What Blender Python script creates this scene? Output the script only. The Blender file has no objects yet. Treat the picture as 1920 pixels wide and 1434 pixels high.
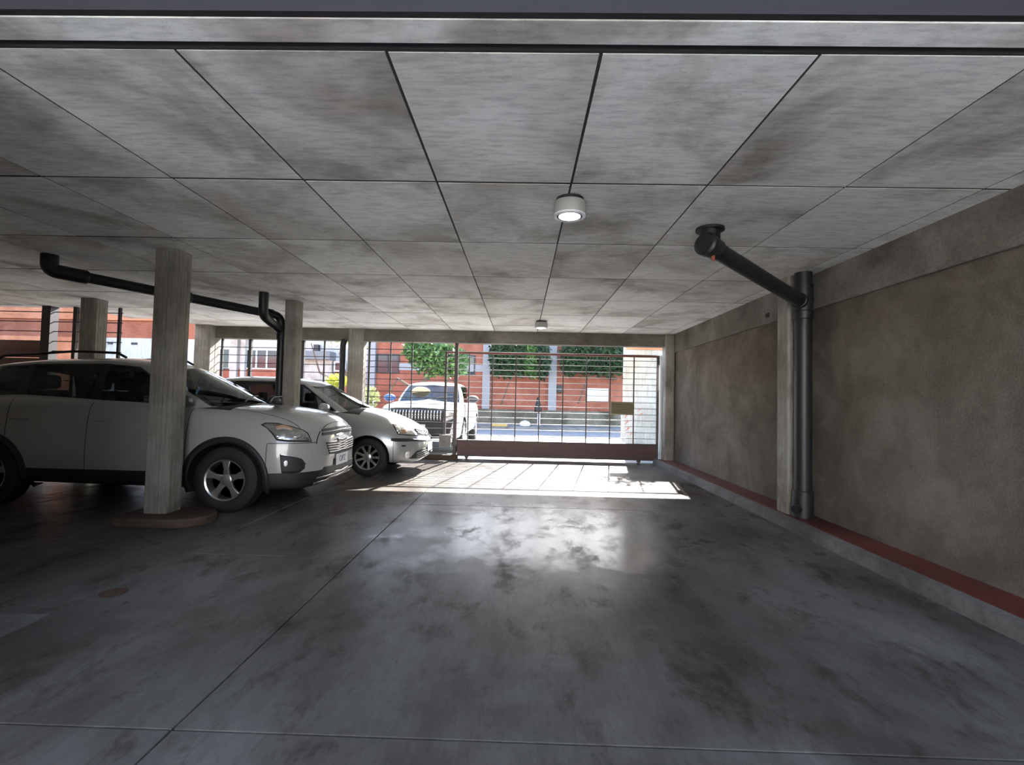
import bpy, bmesh, math, random
from mathutils import Vector, Matrix
from mathutils.bvhtree import BVHTree
random.seed(7)
C = bpy.context.scene.collection
SC = bpy.context.scene

# ------------------------------------------------------------------ camera
FPX, CAMH, ROLL = 920.0, 1.25, 0.0225
_Y = Vector((18/FPX, -33/FPX, -1)).normalized()
_X = Vector((1, -ROLL, 0)); _X = (_X - _X.dot(_Y)*_Y).normalized()
_Z = _X.cross(_Y)
RW = Matrix((_X, _Y, _Z))                      # camera space -> world space
cam_d = bpy.data.cameras.new('camera'); cam = bpy.data.objects.new('camera', cam_d); C.objects.link(cam)
cam_d.sensor_width = 36; cam_d.lens = 36*FPX/1920; cam_d.clip_start = .05; cam_d.clip_end = 300
cam.matrix_world = Matrix.Translation((0, 0, CAMH)) @ RW.to_4x4()
SC.camera = cam
CAM = Vector((0, 0, CAMH))
def ray(px, py): return RW @ Vector(((px-960)/FPX, -(py-717)/FPX, -1))
def at(px, py, Y=None, Z=None, X=None):        # a photo position on a plane of the place
    d = ray(px, py)
    if Y is not None: t = Y/d.y
    elif Z is not None: t = (Z-CAMH)/d.z
    else: t = X/d.x
    return CAM + d*t

# ------------------------------------------------------------------ world, sun, exposure
SC.view_settings.view_transform = 'Standard'; SC.view_settings.look = 'None'
SC.view_settings.gamma = 1; SC.view_settings.exposure = 1.68
SUN_DIR = Vector((-.18, -1, -.649)).normalized()
w = bpy.data.worlds.new('sky'); SC.world = w; w.use_nodes = True
nt = w.node_tree; nt.nodes.clear()
sky = nt.nodes.new('ShaderNodeTexSky'); sky.sky_type = 'NISHITA'; sky.sun_disc = False
sky.sun_elevation = math.radians(33); sky.sun_rotation = math.atan2(.18, 1)
bg = nt.nodes.new('ShaderNodeBackground'); bg.inputs[1].default_value = 0.29
wo = nt.nodes.new('ShaderNodeOutputWorld')
nt.links.new(sky.outputs[0], bg.inputs[0]); nt.links.new(bg.outputs[0], wo.inputs[0])
sd = bpy.data.lights.new('sun', 'SUN'); sd.energy = 14.5; sd.angle = math.radians(.6); sd.color = (1, .975, .94)
so = bpy.data.objects.new('sun', sd); C.objects.link(so)
so.rotation_euler = SUN_DIR.to_track_quat('-Z', 'Y').to_euler(); so.location = (2, 20, 12)

# ------------------------------------------------------------------ materials
MATS = {}
def mat(name, col, rough=.6, metal=0, **k):
    m = bpy.data.materials.new(name); m.use_nodes = True
    b = m.node_tree.nodes['Principled BSDF']
    b.inputs['Base Color'].default_value = (*col, 1); b.inputs['Roughness'].default_value = rough; b.inputs['Metallic'].default_value = metal
    for kk, v in k.items():
        b.inputs[kk.replace('_', ' ')].default_value = v
    MATS[name] = m; return m
def N(m, t, **k):
    n = m.node_tree.nodes.new(t)
    for a, v in k.items(): setattr(n, a, v)
    return n
def L(m, a, b): m.node_tree.links.new(a, b)
def bsdf(m): return m.node_tree.nodes['Principled BSDF']
def ramp(m, fac, stops):
    r = N(m, 'ShaderNodeValToRGB'); e = r.color_ramp.elements
    while len(e) < len(stops): e.new(.5)
    for i, (p, c) in enumerate(stops):
        e[i].position = p; e[i].color = (*c, 1) if len(c) == 3 else c
    L(m, fac, r.inputs[0]); return r.outputs[0]
def noise(m, vec, scale, detail=6, rough=.6, dist=0.0):
    n = N(m, 'ShaderNodeTexNoise'); n.inputs['Scale'].default_value = scale; n.inputs['Detail'].default_value = detail
    n.inputs['Roughness'].default_value = rough; n.inputs['Distortion'].default_value = dist
    L(m, vec, n.inputs['Vector']); return n.outputs['Fac']
def coords(m, scale=(1, 1, 1), rand=0):
    g = N(m, 'ShaderNodeNewGeometry'); mp = N(m, 'ShaderNodeMapping'); mp.inputs['Scale'].default_value = scale
    L(m, g.outputs['Position'], mp.inputs['Vector'])
    if rand:
        oi = N(m, 'ShaderNodeObjectInfo'); mu = N(m, 'ShaderNodeMath', operation='MULTIPLY'); mu.inputs[1].default_value = rand
        L(m, oi.outputs['Random'], mu.inputs[0]); L(m, mu.outputs[0], mp.inputs['Location'])
    return mp.outputs[0]
def mixc(m, a, b, f, mode='MULTIPLY'):
    n = N(m, 'ShaderNodeMix', data_type='RGBA', blend_type=mode)
    if isinstance(f, float): n.inputs[0].default_value = f
    else: L(m, f, n.inputs[0])
    for s, v in ((6, a), (7, b)):
        if isinstance(v, tuple): n.inputs[s].default_value = (*v, 1)
        else: L(m, v, n.inputs[s])
    return n.outputs[2]
def bump(m, h, strength=.3, dist=.01):
    b = N(m, 'ShaderNodeBump'); b.inputs['Strength'].default_value = strength; b.inputs['Distance'].default_value = dist
    L(m, h, b.inputs['Height']); L(m, b.outputs[0], bsdf(m).inputs['Normal'])
def concrete(name, lo, mid, hi, grain=(3, .5, 3), rough=.8, rand=0, spec=.3, bs=.25, stain=(.45, .36, .28)):
    m = mat(name, mid, rough); v = coords(m, (1, 1, 1), rand); vg = coords(m, grain, rand)
    n1 = noise(m, v, 1.1, 8, .62, .4); n2 = noise(m, vg, 7, 6, .65); n3 = noise(m, v, 55, 3, .6); n4 = noise(m, v, .6, 4, .6, .8)
    c = ramp(m, n1, [(.34, lo), (.49, mid), (.66, hi)])
    g = ramp(m, n2, [(.3, (.62, .62, .62)), (.55, (1, 1, 1)), (.8, (1.0, 1.0, 1.0))])
    c = mixc(m, c, g, .8)
    s = ramp(m, n4, [(.50, (1, 1, 1)), (.70, stain)]); c = mixc(m, c, s, .75)
    p = ramp(m, n3, [(.25, (.55, .55, .55)), (.38, (1, 1, 1))]); c = mixc(m, c, p, .5)
    if rand:
        oi = N(m, 'ShaderNodeObjectInfo'); r = ramp(m, oi.outputs['Random'], [(0, (.86, .85, .84)), (1, (1, 1, 1))]); c = mixc(m, c, r, 1.0)
    L(m, c, bsdf(m).inputs['Base Color']); bsdf(m).inputs['Specular IOR Level'].default_value = spec
    h = mixc(m, n2, n3, .5, 'MIX'); bump(m, h, bs, .008)
    return m
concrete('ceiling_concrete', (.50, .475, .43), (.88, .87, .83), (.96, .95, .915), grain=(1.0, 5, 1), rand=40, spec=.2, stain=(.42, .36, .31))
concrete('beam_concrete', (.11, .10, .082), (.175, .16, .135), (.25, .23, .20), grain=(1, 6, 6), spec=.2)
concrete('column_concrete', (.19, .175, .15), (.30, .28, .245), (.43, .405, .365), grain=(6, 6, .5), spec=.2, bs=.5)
concrete('kerb_concrete', (.085, .083, .075), (.14, .135, .125), (.20, .195, .185), grain=(3, 3, 3))
concrete('plinth_concrete', (.05, .033, .024), (.085, .055, .04), (.125, .095, .075), grain=(2, 2, 2))
concrete('paving_concrete', (.20, .20, .195), (.27, .265, .255), (.33, .325, .315), grain=(3, 3, 3))
concrete('cream_wall', (.42, .405, .36), (.54, .525, .48), (.60, .585, .545), grain=(4, 4, .4), stain=(.8, .72, .6))
concrete('bounce_white', (.74, .74, .74), (.82, .82, .82), (.86, .86, .86), grain=(4, 4, .6), stain=(.8, .78, .74))  # pale tone for the unseen yard, chosen to bounce sky light indoors
concrete('white_wall', (.50, .50, .50), (.58, .58, .58), (.64, .64, .64), grain=(4, 4, .6), stain=(.8, .78, .74))
concrete('orange_wall', (.30, .10, .062), (.37, .13, .082), (.43, .165, .108), grain=(1, 1, 6), stain=(.8, .7, .65))
concrete('peach_wall', (.58, .21, .11), (.68, .27, .15), (.74, .33, .2), grain=(1, 1, 6), stain=(.8, .7, .65))
concrete('moss_wall', (.10, .10, .07), (.17, .16, .12), (.26, .24, .19), grain=(3, 3, 3))
concrete('red_paint', (.085, .018, .015), (.12, .026, .02), (.16, .036, .03), grain=(3, 3, 3), rough=.45, spec=.5)
# rough stucco of the side wall
def _stucco():
    m = mat('stucco', (.3, .27, .23), .9); v = coords(m)
    n1 = noise(m, v, .9, 7, .6, .5); n2 = noise(m, v, 60, 4, .7); n3 = noise(m, v, 3.0, 6, .65, 1.2)
    c = ramp(m, n1, [(.3, (.125, .103, .080)), (.5, (.195, .164, .132)), (.70, (.29, .255, .215))])
    c = mixc(m, c, ramp(m, n3, [(.35, (.72, .7, .68)), (.6, (1, 1, 1))]), .7)
    c = mixc(m, c, ramp(m, n2, [(.3, (.6, .6, .6)), (.6, (1, 1, 1))]), .6)
    L(m, c, bsdf(m).inputs['Base Color']); bsdf(m).inputs['Specular IOR Level'].default_value = .15
    bump(m, n2, .9, .012)
_stucco()
# trowelled, worn, slightly wet garage floor
def _floor():
    m = mat('garage_floor', (.2, .19, .18), .3); v = coords(m); vs = coords(m, (1, .45, 1)); vf = coords(m, (5, .7, 1))
    n1 = noise(m, vs, 1.1, 9, .68, .2); n2 = noise(m, coords(m, (1, .55, 1)), 2.8, 10, .74, .25); n3 = noise(m, vf, 9, 4, .6); n4 = noise(m, v, .45, 5, .6, .6); n5 = noise(m, v, 38, 4, .7)
    c = ramp(m, n1, [(.30, (.052, .047, .042)), (.44, (.096, .090, .083)), (.56, (.140, .134, .126)), (.72, (.195, .189, .180))])
    c = mixc(m, c, ramp(m, n2, [(.36, (.45, .41, .37)), (.47, (1, 1, 1))]), .8)
    c = mixc(m, c, ramp(m, n3, [(.3, (.80, .80, .80)), (.6, (1, 1, 1))]), .6)
    c = mixc(m, c, ramp(m, n4, [(.45, (1, 1, 1)), (.66, (.60, .50, .42))]), .8)
    c = mixc(m, c, ramp(m, n5, [(.3, (.8, .8, .8)), (.45, (1, 1, 1))]), .6)
    # a damp patch where water was spilled, with an uneven edge
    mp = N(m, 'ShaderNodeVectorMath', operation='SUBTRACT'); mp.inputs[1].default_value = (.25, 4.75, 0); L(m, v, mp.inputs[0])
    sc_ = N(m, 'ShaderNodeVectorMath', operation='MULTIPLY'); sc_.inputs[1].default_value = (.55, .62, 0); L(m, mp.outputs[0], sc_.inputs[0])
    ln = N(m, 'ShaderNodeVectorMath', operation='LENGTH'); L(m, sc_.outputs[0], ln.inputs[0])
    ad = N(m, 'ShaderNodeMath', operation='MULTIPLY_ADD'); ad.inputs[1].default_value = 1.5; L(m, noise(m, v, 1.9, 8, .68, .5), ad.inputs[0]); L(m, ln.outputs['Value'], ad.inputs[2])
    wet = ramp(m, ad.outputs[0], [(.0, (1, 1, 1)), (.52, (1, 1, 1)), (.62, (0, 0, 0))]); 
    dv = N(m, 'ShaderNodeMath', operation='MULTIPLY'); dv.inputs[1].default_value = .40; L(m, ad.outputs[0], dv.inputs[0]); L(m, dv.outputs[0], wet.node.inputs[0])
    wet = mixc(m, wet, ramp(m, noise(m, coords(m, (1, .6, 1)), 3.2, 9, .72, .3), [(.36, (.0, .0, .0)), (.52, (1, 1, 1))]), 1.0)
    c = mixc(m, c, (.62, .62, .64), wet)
    L(m, c, bsdf(m).inputs['Base Color'])
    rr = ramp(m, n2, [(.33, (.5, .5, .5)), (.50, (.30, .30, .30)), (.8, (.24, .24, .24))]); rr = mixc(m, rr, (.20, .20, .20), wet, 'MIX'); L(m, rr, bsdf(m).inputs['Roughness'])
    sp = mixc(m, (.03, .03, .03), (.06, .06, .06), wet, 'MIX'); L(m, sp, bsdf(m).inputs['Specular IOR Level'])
    bump(m, mixc(m, n3, n2, .5, 'MIX'), .10, .006)
_floor()
def _asphalt():
    m = mat('asphalt', (.2, .2, .21), .85); v = coords(m)
    L(m, ramp(m, noise(m, v, 2, 8, .7), [(.3, (.17, .175, .19)), (.7, (.27, .275, .29))]), bsdf(m).inputs['Base Color'])
_asphalt()
def _leaf(name, a, b):
    m = mat(name, a, .55); g = N(m, 'ShaderNodeNewGeometry')
    L(m, ramp(m, g.outputs['Random Per Island'], [(0, a), (1, b)]), bsdf(m).inputs['Base Color'])
    bsdf(m).inputs['Subsurface Weight'].default_value = 0
_leaf('leaf_green', (.03, .08, .02), (.13, .23, .06)); _leaf('leaf_dark', (.015, .035, .014), (.06, .10, .04))
_leaf('leaf_yellow', (.35, .42, .04), (.65, .62, .12)); _leaf('leaf_pale', (.25, .30, .10), (.55, .55, .30))
mat('bark', (.12, .09, .065), .9); mat('matte_black', (.01, .01, .01), .9)  # the black serves the wheel wells and brake discs
mat('slot_dark', (.03, .028, .026), .9); mat('cast_iron', (.014, .0145, .016), .45, 0); mat('pipe_grey', (.30, .30, .28), .6)
mat('rust_red', (.25, .05, .03), .8); mat('gate_iron', (.075, .06, .055), .5, .3); mat('gate_bar', (.42, .41, .40), .38, .6)
mat('gate_panel', (.10, .055, .05), .5, .2); mat('rail_brown', (.20, .07, .05), .5, .2); mat('white_paint', (.75, .75, .76), .5)
mat('brass_slat', (.30, .25, .16), .45, .5); mat('lamp_body', (.36, .355, .33), .55); mat('lamp_black', (.015, .016, .018), .5)
mat('fascia', (.016, .013, .016), .8); mat('fence_dark', (.05, .047, .05), .5, .3); mat('brown_panel', (.10, .035, .02), .7)
mat('window_dark', (.025, .035, .05), .12); mat('frame_white', (.7, .7, .7), .5); mat('frame_dark', (.03, .03, .035), .5)
mat('pilaster_grey', (.33, .33, .34), .8); mat('awning_grey', (.20, .21, .22), .8); mat('sign_white', (.85, .86, .88), .5)
mat('bag_black', (.012, .012, .014), .35); mat('post_pale', (.62, .61, .58), .7); mat('kerb_yellow', (.60, .42, .12), .7); mat('graffiti_red', (.55, .18, .12), .7)
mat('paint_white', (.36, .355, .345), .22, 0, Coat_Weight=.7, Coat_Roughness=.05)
mat('paint_silver', (.34, .345, .34), .28, .3, Coat_Weight=.8, Coat_Roughness=.05)
mat('paint_street', (.55, .55, .57), .22, 0, Coat_Weight=.7, Coat_Roughness=.05)
mat('plastic_black', (.018, .018, .02), .55); mat('seam', (.012, .012, .012), .8); mat('cabin', (.022, .02, .019), .8); mat('seat_cloth', (.05, .046, .045), .9); mat('seat_rose', (.16, .06, .075), .9)
mat('tyre', (.014, .014, .014), .75); mat('alloy', (.50, .49, .47), .30, .85); mat('chrome', (.75, .76, .78), .10, 1.0); mat('gold', (.62, .48, .18), .25, .9)
mat('plate_white', (.72, .76, .80), .4); mat('plate_ink', (.05, .09, .16), .5); mat('reflector', (.62, .62, .60), .12, .9); mat('amber', (.42, .27, .19), .3); mat('bulb', (.8, .8, .78), .08, .6)
mat('shade_cream', (.8, .68, .5), .8); mat('mirror_blue', (.05, .12, .35), .15)
def _glass(name, tint, refl=1.45, base=.0):
    m = bpy.data.materials.new(name); m.use_nodes = True; t = m.node_tree; t.nodes.clear()
    o = t.nodes.new('ShaderNodeOutputMaterial'); tr = t.nodes.new('ShaderNodeBsdfTransparent'); gl = t.nodes.new('ShaderNodeBsdfGlossy'); fr = t.nodes.new('ShaderNodeFresnel'); mx = t.nodes.new('ShaderNodeMixShader')
    tr.inputs[0].default_value = (*tint, 1); gl.inputs['Roughness'].default_value = .02; gl.inputs[0].default_value = (.9, .95, .95, 1); fr.inputs[0].default_value = refl
    t.links.new(fr.outputs[0], mx.inputs[0]); t.links.new(tr.outputs[0], mx.inputs[1]); t.links.new(gl.outputs[0], mx.inputs[2]); t.links.new(mx.outputs[0], o.inputs[0])
    MATS[name] = m
mat('gloss_black', (.012, .012, .013), .15); _glass('windscreen_glass', (.5, .53, .52), 1.6); _glass('car_glass', (.22, .24, .24), 1.5); _glass('clear_lens', (.9, .9, .9), 1.5)
def _emit(name, col, s):
    m = mat(name, col, .3); b = bsdf(m); b.inputs['Emission Color'].default_value = (*col, 1); b.inputs['Emission Strength'].default_value = s
_emit('lamp_lens', (.92, .95, 1), 6.0)

# ------------------------------------------------------------------ mesh helpers
class MB:
    def __init__(s): s.v = []; s.f = []
    def add(s, v, f):
        o = len(s.v); s.v += [tuple(p) for p in v]; s.f += [tuple(o+i for i in q) for q in f]; return s
    def box(s, a, b):
        (x0, y0, z0), (x1, y1, z1) = a, b
        return s.add([(x0,y0,z0),(x1,y0,z0),(x1,y1,z0),(x0,y1,z0),(x0,y0,z1),(x1,y0,z1),(x1,y1,z1),(x0,y1,z1)],
                     [(0,3,2,1),(4,5,6,7),(0,1,5,4),(1,2,6,5),(2,3,7,6),(3,0,4,7)])
    def tube(s, pts, r, n=16, cap=True):
        pts = [Vector(p) for p in pts]; rs = r if isinstance(r, (list, tuple)) else [r]*len(pts)
        t0 = (pts[1]-pts[0]).normalized(); u = t0.orthogonal().normalized(); v = []; f = []
        for i, p in enumerate(pts):
            t = (pts[min(i+1, len(pts)-1)]-pts[max(i-1, 0)]).normalized()
            u = (u - u.dot(t)*t).normalized(); w_ = t.cross(u)
            v += [p + (u*math.cos(2*math.pi*k/n) + w_*math.sin(2*math.pi*k/n))*rs[i] for k in range(n)]
        for i in range(len(pts)-1):
            f += [(i*n+k, i*n+(k+1) % n, (i+1)*n+(k+1) % n, (i+1)*n+k) for k in range(n)]
        if cap: f += [tuple(range(n-1, -1, -1)), tuple((len(pts)-1)*n+k for k in range(n))]
        return s.add(v, f)
    def lathe(s, prof, n=32, axis='z', c=(0, 0, 0), cap=True):       # prof: (radius, height)
        v = []; f = []
        for r, h in prof:
            for k in range(n):
                a = 2*math.pi*k/n; p = (r*math.cos(a), r*math.sin(a), h)
                if axis == 'y': p = (p[0], -p[2], p[1])
                v.append((p[0]+c[0], p[1]+c[1], p[2]+c[2]))
        m = len(prof)
        for i in range(m-1): f += [(i*n+k, i*n+(k+1) % n, (i+1)*n+(k+1) % n, (i+1)*n+k) for k in range(n)]
        if cap and prof[0][0] > 1e-6: f.append(tuple(range(n-1, -1, -1)))
        if cap and prof[-1][0] > 1e-6: f.append(tuple((m-1)*n+k for k in range(n)))
        return s.add(v, f)
    def prism(s, pts, z0, z1):                             # plan outline
        n = len(pts)
        return s.add([(x, y, z0) for x, y in pts]+[(x, y, z1) for x, y in pts], [tuple(range(n-1, -1, -1)), tuple(range(n, 2*n))]+[(i, (i+1) % n, n+(i+1) % n, n+i) for i in range(n)])
    def build(s, name, m, parent=None, smooth=False, bevel=0, ang=40):
        me = bpy.data.meshes.new(name); me.from_pydata(s.v, [], s.f); me.update()
        return link(name, me, m, parent, smooth, bevel, ang)
def fixn(me):
    b = bmesh.new(); b.from_mesh(me); bmesh.ops.recalc_face_normals(b, faces=b.faces); b.to_mesh(me); b.free()
def link(name, me, m, parent=None, smooth=False, bevel=0, ang=40):
    fixn(me)
    me.materials.clear()
    for k in (m if isinstance(m, (list, tuple)) else [m]): me.materials.append(MATS[k])
    if smooth:
        me.polygons.foreach_set('use_smooth', [True]*len(me.polygons))
        try: me.set_sharp_from_angle(angle=math.radians(ang))
        except Exception: pass
    o = bpy.data.objects.new(name, me); C.objects.link(o)
    if parent: o.parent = parent
    if bevel:
        b = o.modifiers.new('bevel', 'BEVEL'); b.width = bevel; b.segments = 2; b.limit_method = 'ANGLE'
    return o
def tag(o, label=None, cat=None, group=None, kind=None):
    if label: o['label'] = label
    if cat: o['category'] = cat
    if group: o['group'] = group
    if kind: o['kind'] = kind
    return o
def thing(name, label, cat, loc=(0, 0, 0), rz=0, group=None, kind=None):
    o = bpy.data.objects.new(name, None); C.objects.link(o); o.location = loc; o.rotation_euler = (0, 0, rz); o.empty_display_size = .2
    return tag(o, label, cat, group, kind)
def box(name, a, b, m, parent=None, bevel=0): return MB().box(a, b).build(name, m, parent, bevel=bevel)
def arc(pts, r=.1, n=6):                                  # rounds the corners of a polyline
    pts = [Vector(p) for p in pts]; out = [pts[0]]
    for i in range(1, len(pts)-1):
        a, b, c = pts[i-1], pts[i], pts[i+1]; d1 = (a-b); d2 = (c-b); rr = min(r, d1.length*.45, d2.length*.45)
        p, q = b+d1.normalized()*rr, b+d2.normalized()*rr
        out += [p*(1-t)**2 + b*2*t*(1-t) + q*t*t for t in [k/n for k in range(n+1)]]
    return out+[pts[-1]]

# ------------------------------------------------------------------ the shell of the garage
CZ = 2.65; WX = 3.10; Y0 = 1.86; YF = 10.04; XL = -9.3
JX = [.29+.87*k for k in range(-11, 4)]; JX = [XL]+[x for x in JX if XL+.1 < x < WX-.05]+[WX]
JY = [1.92, 3.12, 4.34, 5.56, 6.78, 8.00, 9.22, YF]
ceil_o = MB().box((XL, 1.92, CZ+.003), (WX+.3, 8.2, CZ+.30)).box((-6.75, 8.2, CZ+.003), (WX+.3, 10.26, CZ+.30)).build('ceiling', 'slot_dark'); tag(ceil_o, 'board-marked raw concrete ceiling cast in rectangular panels', kind='structure')
for j in range(len(JY)-1):
    for i in range(len(JX)-1):
        x0, x1, y0, y1 = JX[i], JX[i+1], JY[j], JY[j+1]
        if y0 >= 7.9:
            if x1 < -6.7: 
                if y0 > 8.1: continue
                y1 = 8.2
            elif x0 < -6.75 and y0 > 8.1: x0 = -6.75
        g = .005+.003*random.random(); dz = random.uniform(-.001, .001)
        box('panel', (x0+g, y0+g*1.9, CZ+dz), (x1-g, y1-g*1.9, CZ+.006), 'ceiling_concrete', ceil_o)
# near edge: drip groove, edge strip, dark fascia and the pale wall above it
lip = MB().box((XL, 1.76, CZ), (WX+.3, 1.885, CZ+.3)).build('trim_1', 'ceiling_concrete', bevel=.004); tag(lip, 'concrete drip edge along the near rim of the ceiling', kind='structure')
o = box('trim_2', (XL, 1.73, CZ+.004), (WX+.3, 1.76, CZ+.062), 'fascia'); tag(o, 'dark fascia band under the pale upper wall', kind='structure')
o = box('wall_front', (XL, 1.745, CZ+.062), (WX+.3, 2.0, 5.2), 'white_wall'); tag(o, 'pale wall above the garage opening', kind='structure')
o = box('trim_3', (XL, 1.885, CZ+.03), (WX, 1.92, CZ+.2), 'slot_dark'); tag(o, 'dark drip groove in the ceiling edge', kind='structure')
# floor slabs with open joints
fl = box('floor', (XL, 1.0, -.3), (2.73, 10.3, -.012), 'slot_dark'); tag(fl, 'dark trowelled concrete garage floor with joints', kind='structure')
FX = [XL, -7.3, -5.3, -2.60, -1.27, 2.73]; FY = [1.0, 1.84, 3.82, 5.78, 7.85, 10.3]
for j in range(len(FY)-1):
    for i in range(len(FX)-1):
        if i == 4 and FY[j] == 3.82: continue
        y1 = FY[j+2] if i == 4 and FY[j+1] == 3.82 else FY[j+1]
        g = .004; box('slab', (FX[i]+g, FY[j]+g, -.06), (FX[i+1]-g, y1-g, 0), 'garage_floor', fl, bevel=.003)
o = box('slab', (-3.2, 2.45, -.03), (-2.60, 2.72, .002), 'kerb_concrete', fl); tag(o, 'pale square repair patch in the floor')
q = at(213, 1111, Z=0); o = MB().lathe([(.075, 0), (.075, .003), (.06, .004)], 24, c=(q.x, q.y, 0)).build('drain_cap', 'plinth_concrete', fl); tag(o, 'small rusty round cap set in the floor')
# side kerb with red top
o = MB().add([(2.72, 1.0, 0), (2.735, 1.0, .09), (2.80, 1.0, .10), (WX, 1.0, .10), (WX, 1.0, 0), (2.72, 10.2, 0), (2.735, 10.2, .09), (2.80, 10.2, .10), (WX, 10.2, .10), (WX, 10.2, 0)],
     [(0, 1, 6, 5), (1, 2, 7, 6), (2, 3, 8, 7), (3, 4, 9, 8), (4, 0, 5, 9), (0, 4, 3, 2, 1), (5, 6, 7, 8, 9)]).build('baseboard_right', 'kerb_concrete'); tag(o, 'raised concrete kerb along the side wall', kind='structure')
box('red_strip', (2.81, 1.0, .095), (WX, 10.15, .106), 'red_paint', o)
# right wall
wr = box('wall_right', (WX, -6, 0), (WX+.3, 10.26, 5.2), 'stucco'); tag(wr, 'rough brown stucco side wall', kind='structure')
for a, b in ((-1, 5.28), (5.54, 10.04)):
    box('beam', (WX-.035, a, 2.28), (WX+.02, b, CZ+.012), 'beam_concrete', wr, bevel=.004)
for yy, zz, s in ((6.15, 2.36, .05), (5.75, 2.43, .035)):
    box('hole', (WX-.040, yy, zz), (WX-.034, yy+s*1.6, zz+s), 'slot_dark', wr)
# unseen walls and ground, added for their effect on the daylight
o = box('wall_left', (XL-.25, 1.0, -.05), (XL, 8.2, 5.2), 'stucco'); tag(o, 'unseen stucco wall added to keep the left parking bays dark', kind='structure')  # out of view, added to enclose the left side in darkness
o = box('wall_back', (-3, -6.3, -.05), (WX+.3, -6, 4.2), 'bounce_white'); tag(o, 'unseen white rear wall of the yard, added to limit and bounce sky light', kind='structure')  # out of view, added to limit the sky and send light inside
o = MB().box((XL, 2.0, CZ+.30), (WX+.3, 8.2, 5.2)).box((-6.75, 8.2, CZ+.30), (WX+.3, 10.26, 5.2)).build('wall_above', 'white_wall'); tag(o, 'unseen storeys above the garage, added to hold back the sky', kind='structure')  # out of view, added so the sky does not light everything
o = box('bounce_paving', (-2.35, -6, -.3), (WX, 1.0, -.004), 'bounce_white'); tag(o, 'unseen yard paving, made pale to bounce sky light on to the ceiling', kind='structure')  # out of view, pale so that it brightens the ceiling by bounce
o = box('wall_light_block', (XL, -6, 0), (-2.35, 1.73, 5.2), 'cream_wall'); tag(o, 'unseen side wing added to block yard light from the left bays', kind='structure')  # out of view, added to cut the yard light reaching the left bays
# street-side beam
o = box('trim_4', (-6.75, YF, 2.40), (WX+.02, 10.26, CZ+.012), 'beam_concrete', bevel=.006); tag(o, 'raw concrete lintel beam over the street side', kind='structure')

# ------------------------------------------------------------------ columns
def column(x0, x1, y0, y1, label, z0=0, top=CZ+.011, group='raw concrete columns'):
    t = thing('concrete_column', label, 'column', ((x0+x1)/2, (y0+y1)/2, z0), 0, group)
    hx, hy = (x1-x0)/2, (y1-y0)/2; h = top-z0
    pts = []
    c = .018
    for sx, sy, o1 in ((-1, -1, 0), (1, -1, 1), (1, 1, 0), (-1, 1, 1)):
        p = [(sx*hx, sy*(hy-c)), (sx*(hx-c), sy*hy)]
        if o1: p.reverse()
        pts += p
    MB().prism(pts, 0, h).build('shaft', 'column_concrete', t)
    n = 4                                                   # raised board marks left by the formwork
    for k in range(n):
        a = -hx+c+.01+(2*hx-2*c-.02)*k/n; b = -hx+c+.01+(2*hx-2*c-.02)*(k+1)/n-.006; d = random.uniform(.001, .006)
        box('board_mark', (a, -hy-d, .0), (b, -hy+.002, h), 'column_concrete', t)
        a = -hy+c+.01+(2*hy-2*c-.02)*k/n; b = -hy+c+.01+(2*hy-2*c-.02)*(k+1)/n-.006; d = random.uniform(.001, .006)
        box('board_mark', (hx-.002, a, .0), (hx+d, b, h), 'column_concrete', t)
    return t
column(-3.61, -3.385, 4.67, 4.90, 'nearest concrete column, in front of the white SUV door', .085)
column(-3.53, -3.345, 7.14, 7.36, 'concrete column with black pipe, between the two parked cars')
column(-3.60, -3.28, 10.0, 10.25, 'concrete column at the street fence behind the silver car')
column(-6.72, -6.48, 7.25, 7.50, 'concrete column behind the SUV roof, at far left')
column(-6.72, -6.40, 9.86, 10.25, 'reddish lit corner column beside the street fence above the SUV windscreen')
column(2.84, WX-.01, 5.29, 5.53, 'half-embedded concrete pillar on the side wall behind the downpipe', .106)
column(2.90, WX-.01, 9.98, 10.24, 'concrete end pillar beside the sliding gate', .106)
pts = []
for k in range(11):
    a = -math.pi/2+math.pi*k/10; pts.append((-3.22+.27*math.cos(a), 4.72+.26*math.sin(a)))
pts += [(-3.72, 4.98), (-3.78, 4.93), (-3.78, 4.51), (-3.72, 4.46)]
o = MB().prism(pts, 0, .085).build('column_plinth', 'plinth_concrete', bevel=.015); tag(o, 'low brown rounded plinth under the nearest column', 'plinth')

# ------------------------------------------------------------------ drain pipes
def pipe(parent, pts, r, name='pipe', m='cast_iron', rnd=.1): return MB().tube(arc(pts, rnd), r, 20).build(name, m, parent, smooth=True)
def collar(parent, c, d, r, w=.07, name='collar', m='cast_iron'):
    c = Vector(c); d = Vector(d).normalized()
    return MB().tube([c-d*w/2, c-d*w*.42, c+d*w*.42, c+d*w/2], [r*.92, r, r, r*.92], 20).build(name, m, parent, smooth=True)
P1 = Vector((2.93, 5.17, 0)); r1 = .083
t = thing('drain_downpipe', 'black iron downpipe on the side wall with slanting branch to the ceiling', 'pipe', (P1.x, P1.y, .106))
loc = Vector(t.location)
def rel(*p): return Vector(p)-loc
pipe(t, [rel(P1.x, P1.y, .106), rel(P1.x, P1.y, CZ+.011)], r1)
for z in (2.20, .34): collar(t, rel(P1.x, P1.y, z), (0, 0, 1), r1+.014, .09)
MB().tube([rel(P1.x, P1.y, .112), rel(P1.x, P1.y, .32)], r1+.016, 20).build('boot', 'cast_iron', t, smooth=True)
MB().tube([rel(P1.x-.07, P1.y-.05, .20), rel(P1.x-.125, P1.y-.075, .20)], .04, 14).build('inspection_plug', 'cast_iron', t, smooth=True)
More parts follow.
